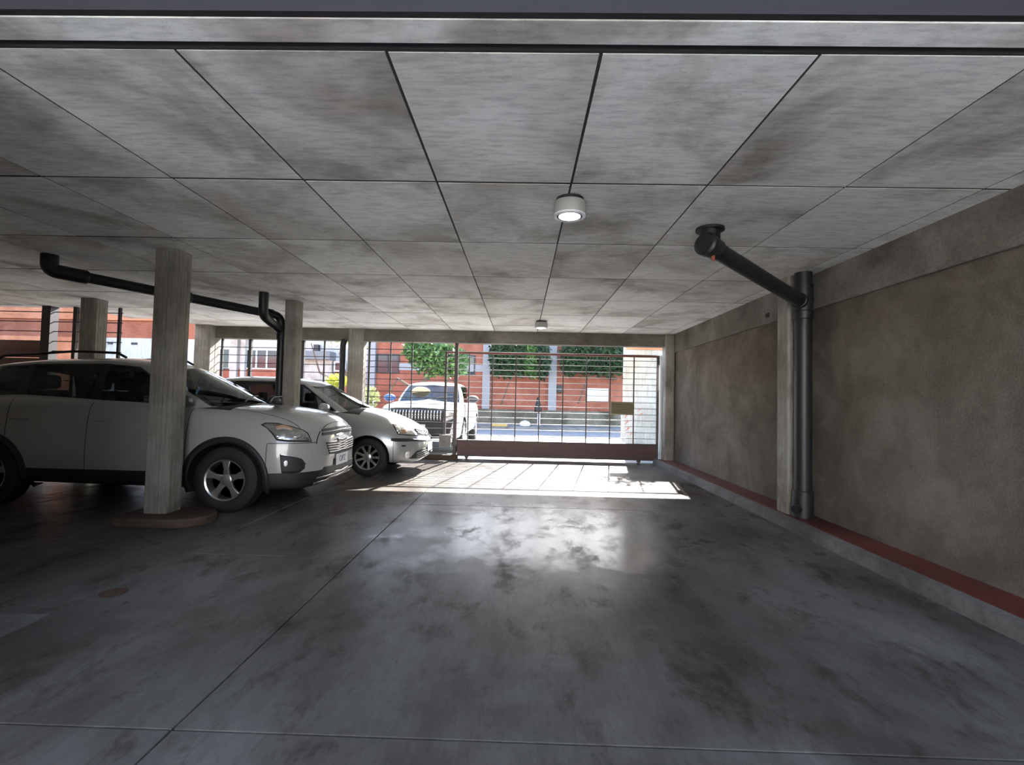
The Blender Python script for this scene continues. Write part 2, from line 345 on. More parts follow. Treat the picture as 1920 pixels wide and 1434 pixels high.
MB().tube([rel(P1.x, P1.y, 2.25), rel(P1.x, P1.y, 2.52)], r1+.010, 20).build('branch_tee', 'cast_iron', t, smooth=True)
E1 = at(1331, 462, Z=2.505); E1 = Vector((E1.x, E1.y, 2.505)); J1 = Vector((P1.x, P1.y, 2.335))
d = (E1-J1).normalized()
MB().tube([J1-loc, E1-loc], .068, 20).build('branch_pipe', 'cast_iron', t, smooth=True)
collar(t, E1-loc-d*.06, d, .083, .10, 'socket'); collar(t, J1-loc+d*.10, d, .078, .05, 'socket')
MB().tube([E1-loc-d*.02, E1-loc+d*.02, E1-loc+d*.075, E1-loc+d*.09], [.082, .093, .093, .075], 20).build('end_cap', 'cast_iron', t, smooth=True)
MB().tube([E1-loc, Vector((E1.x, E1.y, CZ+.011))-loc], .078, 20).build('ceiling_inlet', 'cast_iron', t, smooth=True)
MB().lathe([(.11, 0), (.11, .02), (.08, .03)], 20, c=tuple(Vector((E1.x, E1.y, CZ-.021))-loc)).build('flange', 'cast_iron', t, smooth=True)
q = E1-loc+Vector((.02, -.02, -.10)); box('red_tab', (q.x-.012, q.y-.004, q.z-.02), (q.x+.012, q.y+.004, q.z+.03), 'rust_red', t)
# left drain
P2 = Vector((-3.60, 7.22, 0))
t = thing('drain_pipe', 'long black drain pipe sloping under the ceiling to the middle column', 'pipe', (P2.x, P2.y, 0)); loc = Vector(t.location)
A = at(92, 506, Z=2.49); B = Vector((P2.x-.02, P2.y-.02, 2.42)); d = (B-A).normalized()
pipe(t, [A-loc, B-loc, rel(P2.x, P2.y, 2.2), rel(P2.x, P2.y, 0)], .058, rnd=.13)
MB().tube(arc([Vector((A.x, A.y, CZ-.001))-loc, A-loc, A-loc+d*.25], .12), .074, 18).build('elbow', 'cast_iron', t, smooth=True)
for k in (.10, .50, .93): collar(t, A.lerp(B, k)-loc, d, .074, .12)
collar(t, rel(P2.x, P2.y, 2.12), (0, 0, 1), .072, .10); collar(t, rel(P2.x, P2.y, 1.2), (0, 0, 1), .070, .08)
V = at(495, 548, Z=CZ)
MB().tube(arc([Vector((V.x, V.y, CZ-.001))-loc, Vector((V.x, V.y, 2.33))-loc, rel(P2.x-.0, P2.y-.1, 2.22)], .1), [.062]*9, 18).build('drop_elbow', 'cast_iron', t, smooth=True)
q = Vector((V.x, V.y, 2.33)).lerp(Vector((P2.x, P2.y-.1, 2.22)), .5)-loc; collar(t, q, Vector((P2.x-V.x, P2.y-.1-V.y, -.11)), .058, .18, 'grey_sleeve', 'pipe_grey')
o = MB().tube([(-3.70, 10.0, 0), (-3.70, 10.0, 2.30), (-3.68, 10.02, 2.41)], .058, 16).build('rain_pipe', 'cast_iron', smooth=True); tag(o, 'dark rain pipe hugging the left of the fence column', 'pipe')

# ------------------------------------------------------------------ ceiling lamps
def lamp(p, label):
    t = thing('ceiling_lamp', label, 'lamp', (p.x, p.y, CZ-.15), 0, 'round ceiling lamps')
    MB().lathe([(.095, .09), (.095, .15)], 32).build('base', 'lamp_black', t, smooth=True)
    MB().lathe([(.105, .03), (.112, .04), (.112, .118), (.107, .124), (.03, .124)], 40).build('housing', 'lamp_body', t, smooth=True)
    MB().lathe([(.088, .026), (.111, .026), (.111, .036), (.088, .036), (.088, .026)], 40).build('rim', 'white_paint', t, smooth=True)
    MB().lathe([(0.0, .014), (.03, .016), (.06, .022), (.09, .03)], 32).build('lens', 'lamp_lens', t, smooth=True)
p = at(1069, 371, Z=CZ); lamp(Vector((p.x, p.y+.02, 0)), 'near round drum ceiling lamp with clear lens')
p = at(1015, 602, Z=CZ); lamp(p, 'small far round ceiling lamp close to the street beam')

# ------------------------------------------------------------------ sliding gate and fences
def gate_bars(t, x0, x1, y, zs, r=.006, m='gate_bar'):
    for z in zs: box('bar', (x0, y-r, z-r*1.2), (x1, y+r, z+r*1.2), m, t)
GY = 10.32; gx0, gx1 = -1.63, 2.86
t = thing('sliding_gate', 'iron sliding gate with thin horizontal bars and dark solid kick panel', 'gate', ((gx0+gx1)/2, GY, 0)); cx = (gx0+gx1)/2
def gb(name, a, b, m): return box(name, (a[0]-cx, a[1]-GY, a[2]), (b[0]-cx, b[1]-GY, b[2]), m, t)
gb('top_rail', (gx0, GY-.02, 2.20), (gx1, GY+.02, 2.24), 'rail_brown')
gb('kick_panel', (gx0+.3, GY-.012, .05), (gx1, GY+.012, .38), 'gate_panel'); gb('panel_rib', (gx0+.3, GY-.03, .19), (gx1, GY-.010, .215), 'gate_panel'); gb('panel_edge', (gx0+.3, GY-.03, .37), (gx1, GY+.03, .395), 'gate_iron')
gb('frame_post', (gx0, GY-.025, .38), (gx0+.045, GY+.025, 2.22), 'gate_iron'); gb('frame_post', (gx1-.045, GY-.025, .05), (gx1, GY+.025, 2.22), 'gate_iron')
gb('bottom_rail', (gx0, GY-.025, .05), (gx1, GY+.025, .09), 'gate_iron')
for k in range(15): gb('bar', (gx0+.04, GY-.006, .385+.125*(k+.9)-.007), (gx1-.04, GY+.006, .385+.125*(k+.9)+.007), 'gate_bar')
for k in range(1, 10): x = gx0+.02+k*.494; (x < gx1-.1) and gb('upright', (x-.011, GY-.016, .38), (x+.011, GY+.016, 2.21), 'gate_iron')
for x in (gx0+.5, gx1-.4): MB().tube([(x-cx, -.02, .04), (x-cx, .02, .04)], .04, 16).build('roller', 'gate_iron', t, smooth=True)
gb('latch', (gx1-.02, GY-.05, 2.05), (gx1+.03, GY+.03, 2.24), 'gate_iron')
t = thing('letter_box', 'louvred brass letter box hung on the gate bars', 'letter box', (2.10, GY-.06, .99))
for k in range(5): 
    z = .005+.052*k; MB().add([(-.235, 0, z), (.235, 0, z), (.235, -.03, z+.012), (-.235, -.03, z+.012), (-.235, -.01, z+.048), (.235, -.01, z+.048)], [(0, 1, 2, 3), (3, 2, 5, 4), (0, 3, 4), (1, 5, 2), (0, 4, 5, 1)]).build('slat', 'brass_slat', t)
box('case', (-.24, -.005, 0), (.24, .02, .27), 'brass_slat', t)
o = box('gate_post', (-1.40, 10.10, 0), (-1.33, 10.17, 2.41), 'gate_iron', bevel=.006); tag(o, 'dark steel gate post standing left of the sliding gate', 'post')
o = box('gate_stop_post', (2.862, 10.20, .106), (2.895, 10.25, 2.24), 'white_paint'); tag(o, 'thin white post where the gate closes', 'post')
o = box('gate_track', (-1.6, 10.305, -.008), (2.86, 10.335, -.001), 'gate_bar'); tag(o, 'floor track under the sliding gate', 'track')
o = box('step_block', (-2.2, 10.03, 0), (-1.28, 10.095, .10), 'plinth_concrete', bevel=.01); tag(o, 'low concrete block at the foot of the gate post', 'block')
o = box('meter_box', (-1.68, 10.08, .24), (-1.44, 10.14, .50), 'paving_concrete', bevel=.008); tag(o, 'pale square box on the fence beside the gate post', 'box')
def fence(x0, x1, y, z1, label, posts, step=.165, z0=.25, m='fence_dark'):
    t = thing('bar_fence', label, 'fence', ((x0+x1)/2, y, 0), 0, 'iron bar fences'); cx = (x0+x1)/2
    z = z0
    while z < z1-.03:
        box('bar', (x0-cx, -.006, z-.007), (x1-cx, .006, z+.007), m, t); z += step
    for p, wd in posts: box('post', (p-wd-cx, -wd, 0), (p+wd-cx, wd, z1), m, t)
    return t
fence(-3.27, -1.40, 10.18, 2.40, 'fixed iron bar fence left of the sliding gate', [(-3.2, .02), (-2.75, .012), (-2.3, .012)], .125)
fence(-6.40, -3.76, 10.18, 2.40, 'iron bar fence above the windscreen between two concrete columns', [(-6.32, .02), (-5.72, .03), (-5.12, .015), (-4.6, .03), (-4.15, .015)], .165)
fence(XL, -6.75, 8.1, 2.65, 'iron bar fence at far left behind the SUV roof', [(-8.0, .075), (-7.55, .03), (-6.45-.35, .02)], .165)
fence(-6.58, -6.52, 9.0, 2.64, 'dark upright fence panel left of the corner column', [(-6.55, .055)], .3)

# ------------------------------------------------------------------ outdoors
GX0, GX1 = -45, 25
o = box('pavement', (GX0, 10.3, -.3), (GX1, 14.2, 0), 'paving_concrete'); tag(o, 'pale pavement outside the gate', kind='structure')
o = box('street', (GX0, 14.2, -.3), (GX1, 22.6, -.08), 'asphalt'); tag(o, 'asphalt street', kind='structure')
o = box('far_pavement', (GX0, 22.6, -.3), (GX1, 40, .03), 'paving_concrete'); tag(o, 'pavement across the street', kind='structure')
o = box('yard_left', (GX0, 8.1, -.3), (-6.75, 10.3, -.02), 'peach_wall'); tag(o, 'yard beside the garage, coloured peach to bounce orange light', kind='structure')  # peach ground chosen to tint the left ceiling by bounced light
FYB = 25.5
def fx(px): return at(px, 720, Y=FYB).x
def fz(py, px=900): return at(px, py, Y=FYB).z
def window(t, px0, px1, py0, py1, y, mull=1, frame='frame_white', ox=0):
    pc = (px0+px1)/2; x0, x1 = at(px0, py0, Y=y).x-ox, at(px1, py0, Y=y).x-ox; z0, z1 = at(pc, py1, Y=y).z, at(pc, py0, Y=y).z
    wf = MB()
    e = .07
    wf.box((x0-e, -.06, z0-e), (x1+e, .02, z0)).box((x0-e, -.06, z1), (x1+e, .02, z1+e)).box((x0-e, -.06, z0), (x0, .02, z1)).box((x1, -.06, z0), (x1+e, .02, z1))
    for k in range(1, mull+1): xm = x0+(x1-x0)*k/(mull+1); wf.box((xm-.04, -.06, z0), (xm+.04, .02, z1))
    f = wf.build('window', frame, t)
    for k in range(mull+1):
        a = x0+(x1-x0)*k/(mull+1); b = x0+(x1-x0)*(k+1)/(mull+1); box('pane', (a, -.02, z0), (b, .0, z1), 'window_dark', f)
HB = 4.4
t = thing('street_building', 'orange brick building with grey pilasters across the street', 'building', (0, FYB, 0))
x0, x1 = fx(688), fx(1230)
box('wall', (x0, 0, 0), (x1, .4, HB), 'orange_wall', t)
for a, b in ((689, 704), (905, 919), (1028, 1043)): box('pilaster', (fx(a), -.22, 0), (fx(b), .02, HB), 'pilaster_grey', t)
box('base_course', (fx(890), -.35, 0), (x1, -.2, fz(766)), 'moss_wall', t)
box('base_course', (fx(690), -.35, 0), (fx(890), -.2, fz(772)), 'moss_wall', t)
window(t, 709, 747, 666, 697, FYB, 1, 'frame_dark'); window(t, 868, 889, 668, 701, FYB, 0, 'frame_dark'); window(t, 692, 700, 668, 695, FYB, 0, 'frame_dark')
box('band', (fx(747), -.05, fz(697)), (fx(905), .02, fz(684)), 'pilaster_grey', t)
o = tag(box('wall_sign', (fx(1101), FYB-.12, fz(752, 1120)), (fx(1140), FYB-.06, fz(728, 1120)), 'sign_white'), 'blank white sign board on the orange wall', 'sign')
o = tag(box('meter_cabinet', (fx(1044), FYB-.2, fz(736, 1050)), (fx(1055), FYB-.005, fz(722, 1050)), 'frame_dark', bevel=.02), 'small dark cabinet beside a grey pilaster', 'cabinet')
t = thing('pale_building', 'white house with dark windows and orange dado across the street', 'building', (0, FYB, 0))
xa, xb = fx(300), fx(626)
box('wall', (xa, 0, 0), (fx(566), .4, HB+.5), 'white_wall', t); box('wall', (fx(566), .2, 0), (fx(687), .6, HB+.5), 'white_wall', t)
box('dado', (xa, -.06, 0), (fx(566), .02, fz(692, 480)), 'orange_wall', t); box('dado', (fx(626), .1, 0), (fx(687), .21, fz(697, 650)), 'orange_wall', t)
for a, b in ((434, 447), (454, 462)): box('pilaster', (fx(a), -.25, 0), (fx(b), .02, HB+.5), 'cream_wall', t)
window(t, 409, 431, 655, 690, FYB, 0); window(t, 463, 521, 657, 690, FYB, 2); window(t, 628, 645, 680, 694, FYB-.1, 0)
aw = box('awning', (fx(570), -.6, fz(675, 600)), (fx(625), .22, fz(660, 600)), 'awning_grey', t)
box('porch_wall', (fx(572), -.1, 0), (fx(622), .22, fz(675, 600)), 'cream_wall', t)
x = fx(591); box('wall_lamp', (x-.12, -.1, fz(659, 590)), (x+.12, .22, fz(646, 590)), 'frame_dark', t)
# left neighbour
NY = 12.4
t = thing('neighbour_wall', 'orange wall with white lower part seen through the left fence', 'wall', (-12, NY, 0)); 
def nx(px, py=640): return at(px, py, Y=NY).x+12
def nz(py, px=200): return at(px, py, Y=NY).z
box('upper_wall', (-10, 0, 2.62), (nx(384), .3, 3.9), 'orange_wall', t); box('orange_panel', (-10, -.02, 0), (nx(196), .3, 2.62), 'peach_wall', t)
box('white_panel', (nx(196), 0, 0), (nx(384), .3, 2.62), 'white_wall', t); box('peach_band', (-10, -.05, nz(600)), (nx(384), .02, nz(582)+.9), 'peach_wall', t)
box('vent', (nx(203), -.02, nz(645)), (nx(212), .0, nz(641)), 'frame_dark', t); box('vent', (nx(247), -.02, nz(645)), (nx(258), .0, nz(641)), 'frame_dark', t)
t = thing('brown_screen', 'dark brown screen behind the left fence above the SUV tail', 'screen', (-9.0, 8.35, 0))
for k in range(7): box('board', (-1.3, -.02, .3*k), (.87, .02, .3*k+.29), 'brown_panel', t)
# white wall at the right outside
t = thing('boundary_wall', 'cream boundary wall with faint red scribbles right beyond the gate', 'wall', (3.6, 12.7, 0))
bx0 = at(1172, 740, Y=12.7).x-3.6
box('face', (bx0, 0, 0), (3, .3, 3.1), 'cream_wall', t); q = at(1168, 776, Y=12.6); box('low_pier', (q.x-3.6-.02, -.1, 0), (q.x-3.6+.34, .05, q.z), 'cream_wall', t)
for (px, py, s) in ((1202, 767, .05), (1205, 776, .05), (1175, 779, .05), (1177, 790, .06), (1178, 803, .06), (1184, 812, .04)):
    q = at(px, py, Y=12.58); pts = [Vector((q.x-3.6+s*math.cos(a*1.9)*(.4+.12*a), -.003 if px > 1190 else -.103, q.z+s*math.sin(a*2.3)*(.4+.15*a))) for a in range(6)]
    MB().tube(pts, .008, 5).build('scribble', 'graffiti_red', t)
box('coping', (bx0, -.02, 2.62), (3, .0, 3.1), 'peach_wall', t)

def leaves(parent, c, rad, n, m, s=.09, name='foliage'):
    mb = MB()
    for _ in range(n):
        while True:
            p = Vector((random.uniform(-1, 1), random.uniform(-1, 1), random.uniform(-1, 1)))
            if .15 < p.length < 1: break
        p = Vector((p.x*rad[0], p.y*rad[1], p.z*rad[2]))*(1+.15*random.uniform(-1, 1))+Vector(c)
        a = Vector((random.gauss(0, 1), random.gauss(0, 1), random.gauss(0, 1))).normalized(); b = a.orthogonal().normalized(); l = s*random.uniform(.6, 1.3)
        mb.add([p-a*l, p+b*l*.45, p+a*l, p-b*l*.45], [(0, 1, 2, 3)])
    o = mb.build(name, m, parent); o['kind'] = 'stuff'; return o
def tree(name, label, base, trunk, blobs, m, n, s=.1, cat='tree', group=None):
    t = thing(name, label, cat, base, 0, group)
    for k, (pts, r0, r1_) in enumerate(trunk):
        rs = [r0+(r1_-r0)*i/(len(pts)-1) for i in range(len(pts))]
        MB().tube(pts, rs, 8).build('trunk' if k == 0 else 'branch', 'bark', t, smooth=True)
    for c, rad in blobs: leaves(t, c, rad, n, m, s)
    return t
q = at(815, 672, Y=17)
tree('street_tree', 'leafy green tree standing behind the white street pickup', (q.x, 17, 0), [([(-1.0, 0, 0), (-.75, 0, 1.2), (-.3, 0, 1.9), (0, 0, 2.6)], .12, .05), ([(-.6, 0, 1.5), (-1.3, .1, 1.9), (-1.6, .1, 1.4)], .06, .03)],
     [((0, 0, 2.7), (.85, .8, .7)), ((.55, .1, 2.55), (.65, .6, .55)), ((-.4, 0, 2.9), (.7, .6, .45))], 'leaf_green', 1500, .10)
for (a, b, y0_, y1_, lab) in ((921, 1028, 640, 707, 'ivy hedge topping the orange wall between the two grey pilasters'), (1054, 1185, 640, 704, 'dark ivy hedge topping the orange wall right of the pilasters')):
    pa, pb = at(a, y1_, Y=FYB-.75), at(b, y0_, Y=FYB-.75); cx = (pa.x+pb.x)/2; hw, hz = (pb.x-pa.x)/2, pb.z-pa.z
    t = thing('ivy_hedge', lab, 'hedge', (cx, FYB-.75, pa.z), 0, 'hedges across the street')
    for k in range(5): leaves(t, (-hw+hw*.4*(k+.5), 0, hz*random.uniform(.5, .58)), (hw*.30, .28, hz*.56), 700, 'leaf_dark' if a > 1000 or k != 3 else 'leaf_green', .14)
    MB().tube([(-.9, .1, -1.4), (-.5, 0, -.2), (.1, 0, .6)], .035, 6).build('stem', 'bark', t)
def bush(px, py, Y, rad, m, label, n=500):
    q = at(px, py, Y=Y); t = thing('bush', label, 'bush', (q.x, Y, 0), 0, 'garden bushes by the fence')
    leaves(t, (0, 0, q.z), rad, n, m, .05); MB().tube([(0, 0, 0), (0, 0, q.z)], .025, 6).build('stem', 'bark', t)
bush(632, 714, 12.2, (.26, .25, .17), 'leaf_yellow', 'yellow-green bush seen left of the fence column')
bush(692, 745, 12.0, (.24, .24, .26), 'leaf_pale', 'pale variegated rounded bush right of the fence column', 700)
tree('bare_tree', 'bare branching tree in front of the white house', (at(640, 700, Y=20).x, 20, 0), [([(-.3, 0, 0), (-.1, 0, 1.5), (.5, 0, 2.6), (.9, 0, 4)], .12, .05), ([(0, 0, 1.7), (-.9, 0, 2.2), (-1.3, 0, 3.4)], .06, .02), ([(.2, 0, 2.1), (-.1, 0, 3.0), (.2, 0, 3.9)], .05, .02)], [((.4, 0, 3.6), (1.0, .5, .5))], 'leaf_pale', 120, .08)
tree('overhanging_tree', 'tree branches hanging above the cream boundary wall', (3.3, 14.1, 0), [([(0, 0, 0), (0, 0, 2.2), (-.2, -.1, 3.2)], .10, .05), ([(-.1, 0, 2.6), (-.5, -.2, 3.4), (-.7, -.3, 4.0)], .05, .02)], [((-.50, -.2, 3.75), (.5, .5, .35))], 'leaf_green', 420, .07)
q = at(1010, 799, Y=24.2); zt = at(1010, 775, Y=24.2).z; ztt = at(1010, 749, Y=24.2).z
o = MB().box((q.x-.07, 24.1, .03), (q.x+.07, 24.24, zt)).build('stone_post', 'post_pale', bevel=.01); tag(o, 'pale short post under the black bag', 'post')
o = MB().lathe([(0, -.12), (.16, -.1), (.19, .0), (.15, .25), (.10, .45), (.07, ztt-zt-.05), (.03, ztt-zt)], 10, c=(q.x-.05, 24.17, zt+.125)).build('black_bag', 'bag_black', smooth=True); tag(o, 'black bag slumped over the pale post across the street', 'bag')
q = at(937, 800, Y=22.9); o = box('kerb_stone', (q.x-.35, 22.62, -.07), (q.x+.35, 22.8, .12), 'kerb_yellow', bevel=.02); tag(o, 'yellow painted kerb stone at the far street edge', 'kerb')
q = at(984, 801, Y=22.9); o = MB().lathe([(0, 0), (.22, .02), (.27, .12), (.2, .22), (.06, .27)], 9, c=(q.x, 22.9, .03)).build('white_sack', 'sign_white', smooth=True); tag(o, 'small white sack lying on the far kerb', 'sack')

# ------------------------------------------------------------------ cars
def lerp_tab(tab, x):
    if x <= tab[0][0]: return tab[0][1]
    for (a, va), (b, vb) in zip(tab, tab[1:]):
        if x <= b:
            k = (x-a)/(b-a); k = k*k*(3-2*k)*.5+k*.5; return va+(vb-va)*k
    return tab[-1][1]
def eval_mesh(me, mods):
    o = bpy.data.objects.new('tmp', me); C.objects.link(o); mods(o)
    dg = bpy.context.evaluated_depsgraph_get(); dg.update()
    r = bpy.data.meshes.new_from_object(o.evaluated_get(dg)); bpy.data.objects.remove(o); return r
class Car:
    """x forward, y to the left, z up, origin on the ground under the front axle"""
    def __init__(s, P, label, loc, rz):
        s.P = P; s.t = thing(P['name'], label, 'car', loc, rz); s.loc = Vector(loc)
        s.M = Matrix.Translation(loc) @ Matrix.Rotation(rz, 4, 'Z'); s.Mi = s.M.inverted()
        s.lower(); s.cabin(); s.wheels()
    def lower(s):
        P = s.P; rows = []
        for x in P['xs']:
            zt, zs, w, zb = (lerp_tab(P[k], x) for k in ('top', 'shoulder', 'half', 'bottom')); ins = lerp_tab(P['tuck'], x)
            h = zs-zb
            rows.append([(x, 0, zb), (x, w*.60, zb), (x, w*.93, zb+.01), (x, w*.985, zb+.10*h), (x, w, zb+.38*h), (x, w*.995, zb+.60*h), (x, w-ins*.35, zb+.86*h), (x, w-ins, zs), (x, w-ins-.10, zs+(zt-zs)*.45), (x, (w-ins)*.5, zs+(zt-zs)*.86), (x, 0, zt)])
        v = []; f = []; n = len(rows[0]); ring = 2*(n-1)
        for r in rows: v += r + [(x, -y, z) for x, y, z in r[-2:0:-1]]
        for i in range(len(rows)-1):
            f += [(i*ring+k, i*ring+(k+1) % ring, (i+1)*ring+(k+1) % ring, (i+1)*ring+k) for k in range(ring)]
        for e in (0, len(rows)-1):
            b = e*ring
            for k in range(n-1):
                a0, a1 = k, k+1; m0, m1 = (ring-k) % ring, (ring-k-1) % ring
                q = [b+a0, b+a1, b+m1, b+m0]
                q2 = []
                for i_ in q:
                    if i_ not in q2: q2.append(i_)
                if len(q2) > 2: f.append(tuple(q2))
        me = bpy.data.meshes.new('body'); me.from_pydata(v, [], f); fixn(me)
        cut = bpy.data.meshes.new('cut'); mb = MB()
        for ax in (0, P['wb']):
            for sg in (1, -1):
                ya, yb = P['wmax']-.30, P['wmax']+.2
                mb.tube([(ax, sg*ya, P['r']), (ax, sg*yb, P['r'])], P['arch'], 40)
        cut.from_pydata(mb.v, [], mb.f); fixn(cut); co = bpy.data.objects.new('cut', cut); C.objects.link(co)
        def mods(o):
            a = o.modifiers.new('s', 'SUBSURF'); a.levels = a.render_levels = 2
            b = o.modifiers.new('b', 'BOOLEAN'); b.operation = 'DIFFERENCE'; b.object = co; b.solver = 'EXACT'
        r = eval_mesh(me, mods); bpy.data.objects.remove(co)
        s.bvh = BVHTree.FromPolygons([v_.co.copy() for v_ in r.vertices], [tuple(p.vertices) for p in r.polygons])
        bm = bmesh.new(); bm.from_mesh(r)
        def cutp(co_, no): bmesh.ops.bisect_plane(bm, geom=bm.verts[:]+bm.edges[:]+bm.faces[:], plane_co=co_, plane_no=no, dist=1e-5)
        g = .0035; D = P['doors']; hx, hy = P['cowl'], P['hood_y']; bx, bz = P['bumper']
        for x in D: cutp((x-g, 0, 0), (1, 0, 0)); cutp((x+g, 0, 0), (1, 0, 0))
        for y in (hy, -hy): cutp((0, y-g, 0), (0, 1, 0)); cutp((0, y+g, 0), (0, 1, 0))
        for z in (bz, P['sill']): cutp((0, 0, z-g), (0, 0, 1)); cutp((0, 0, z+g), (0, 0, 1))
        cutp((bx-g, 0, 0), (1, 0, 0)); cutp((bx+g, 0, 0), (1, 0, 0)); cutp((hx, 0, 0), (1, 0, 0)); cutp((P['nose']-g, 0, 0), (1, 0, 0)); cutp((P['nose']+g, 0, 0), (1, 0, 0))
        groups = {}; bm.faces.index_update()
        for fc in bm.faces:
            c = fc.calc_center_median(); nrm = fc.normal; key = 'body'
            zb = lerp_tab(P['shoulder'], c.x)
            well = any(math.hypot(c.x-ax, c.z-P['r']) < P['arch']*1.001 and abs(c.y) > P['wmax']-.305 for ax in (0, P['wb']))
            side = abs(c.y) > P['wmax']*.62 and c.z < zb-.005
            if well: key = 'wheel_well'
            elif c.x < hx and c.x > P['tail'] and c.z > zb-.012 and nrm.z > .3 and abs(c.y) < lerp_tab(P['half'], c.x)-lerp_tab(P['tuck'], c.x)-.03: key = 'cabin_floor'
            elif c.z < P['sill']-g and P['clad']: key = 'cladding'
            elif abs(c.z-P['sill']) <= g and P['clad']: key = 'seam'
            elif side and D[2] < c.x < D[0]:
                if min(abs(c.x-x) for x in D) <= g: key = 'seam'
                else: key = ('door_right' if c.y < 0 else 'door_left')+('_f' if c.x > D[1] else '_r')
            elif side and min(abs(c.x-x) for x in D) <= g and c.z < zb: key = 'seam'
            elif c.x > hx and nrm.z > .25 and c.z > P['hood_z'] and c.x < P['nose']:
                key = ('seam' if nrm.z > .6 else 'body') if abs(abs(c.y)-hy) <= g else ('hood' if abs(c.y) < hy else 'body')
            elif c.x > hx and abs(c.x-P['nose']) <= g and abs(c.y) < hy and nrm.z > .1: key = 'seam'
            elif c.x > bx+g and c.z < bz-g: key = 'bumper'
            elif c.x > bx and abs(c.z-bz) <= g and P['clad'] is not None and side: key = 'seam'
            elif abs(c.x-bx) <= g and c.z < bz: key = 'seam'
            groups.setdefault(key, []).append(fc.index)
        bm.faces.index_update(); bm.faces.ensure_lookup_table()
        nm = {'door_right_f': 'door', 'door_right_r': 'door', 'door_left_f': 'door', 'door_left_r': 'door'}
        mm = {'wheel_well': 'matte_black', 'cabin_floor': 'cabin', 'cladding': 'plastic_black', 'seam': 'seam'}
        for key, idx in groups.items():
            keep = set(idx)
            if key in ('wheel_well', 'body'):
                left = {bm.faces[i_] for i_ in idx}; parts_ = []
                while left:
                    st = [left.pop()]; comp = set(st)
                    while st:
                        for v_ in st.pop().verts:
                            for f_ in v_.link_faces:
                                if f_ in left: left.discard(f_); comp.add(f_); st.append(f_)
                    parts_.append({f_.index for f_ in comp})
                parts_.sort(key=len, reverse=True)
                jobs = [(key, p_) for p_ in parts_ if len(p_) > 12]
            else: jobs = [(key, keep)]
            for key, keep_ in jobs: s.emit(bm, key, keep_, nm, mm)
        bm.free()
    def emit(s, bm, key, keep, nm, mm):
            P = s.P
            b2 = bm.copy(); b2.faces.ensure_lookup_table()
            bmesh.ops.delete(b2, geom=[f_ for f_ in b2.faces if f_.index not in keep], context='FACES')
            m2 = bpy.data.meshes.new(key); b2.to_mesh(m2); b2.free()
            o = bpy.data.objects.new(nm.get(key, key), m2); C.objects.link(o); o.parent = s.t
            m2.materials.clear(); m2.materials.append(MATS[mm.get(key, P['paint'])])
            m2.polygons.foreach_set('use_smooth', [True]*len(m2.polygons)); m2.set_sharp_from_angle(angle=math.radians(38))
    def cabin(s):
        P = s.P; G = P['cab']            # columns: base (x, y), roof (x, y)
        zbelt = lambda x: lerp_tab(P['shoulder'], x)
        zr = lambda x: lerp_tab(P['roof'], x)
        ks = [0, .09, .50, .91, 1.0]; cols = []
        for (xb, yb, xr, yr) in G:
            z0 = zbelt(xb)-.035 if yb > .3 else lerp_tab(P['top'], xb)-.02
            if yb > .3 and xb > P['cowl']-.35: z0 = lerp_tab(P['shoulder'], xb)-.02
            z1 = zr(xr)-(.055 if yr > .3 else .01)
            c = []
            for k in ks:
                bul = .022*math.sin(math.pi*k)
                c.append((xb+(xr-xb)*k+(bul if G.index((xb, yb, xr, yr)) < 3 else 0), yb+(yr-yb)*k+(bul if yb > .3 else 0), z0+(z1-z0)*k))
            xm = sum(g[2] for g in G)/len(G)
            c.append((xr+(xm-xr)*.06, yr*.62, zr(xr)-.008)); c.append((xr+(xm-xr)*.08, 0, zr(xr)+.004 if yr > .3 else zr(xr)-.004))
            cols.append(c)
        nk = len(cols[0]); v = []; idx = {}
        def vid(p):
            q = (round(p[0], 5), round(p[1], 5), round(p[2], 5))
            if q not in idx: idx[q] = len(v); v.append(q)
            return idx[q]
        shell = []; glass = {}; corner = set()
        ends = [e for i in P['glass'] for e in (i, i+1) if not ((e in P['glass'] and e-1 in P['glass']))] + [e for i in P['black'] for e in (i, i+1)]
        for sg in (1, -1):
            for i in range(len(cols)-1):
                for k in range(nk-1):
                    q = []
                    for p in (cols[i][k], cols[i+1][k], cols[i+1][k+1], cols[i][k+1]):
                        j = vid((p[0], sg*p[1] if abs(p[1]) > 1e-4 else 0, p[2]))
                        if j not in q: q.append(j)
                    for e_, p_ in ((i, cols[i]), (i+1, cols[i+1])):
                        if e_ in ends: corner.update(vid((p_[kk][0], sg*p_[kk][1] if abs(p_[kk][1]) > 1e-4 else 0, p_[kk][2])) for kk in (1, 3))
                    if len(q) < 3: continue
                    w_ = P['glass'].get(i) if 1 <= k <= 2 else None
                    if w_ is None and 1 <= k <= 2 and i in P['black']: w_ = 'pillar_cover'
                    if w_:
                        key = w_ if w_ in ('windscreen', 'rear_window') else w_+('R' if sg < 0 else 'L')
                        key = key+str(i) if w_ == 'pillar_cover' else key; glass.setdefault(key, []).append(tuple(q))
                    else: shell.append(tuple(q))
        def mk(name, faces, m, parent, thick, off):
            used = sorted({i for f_ in faces for i in f_}); rm = {j: k for k, j in enumerate(used)}
            me = bpy.data.meshes.new(name); me.from_pydata([v[j] for j in used], [], [tuple(rm[j] for j in f_) for f_ in faces])
            o = link(name, me, m, parent, True, 0, 60)
            at_ = me.attributes.new('crease_vert', 'FLOAT', 'POINT')
            for kk, j in enumerate(used): at_.data[kk].value = .9 if j in corner else 0
            a = o.modifiers.new('s', 'SUBSURF'); a.levels = 2; a.render_levels = 2
            if thick: b = o.modifiers.new('t', 'SOLIDIFY'); b.thickness = thick; b.offset = off
            return o
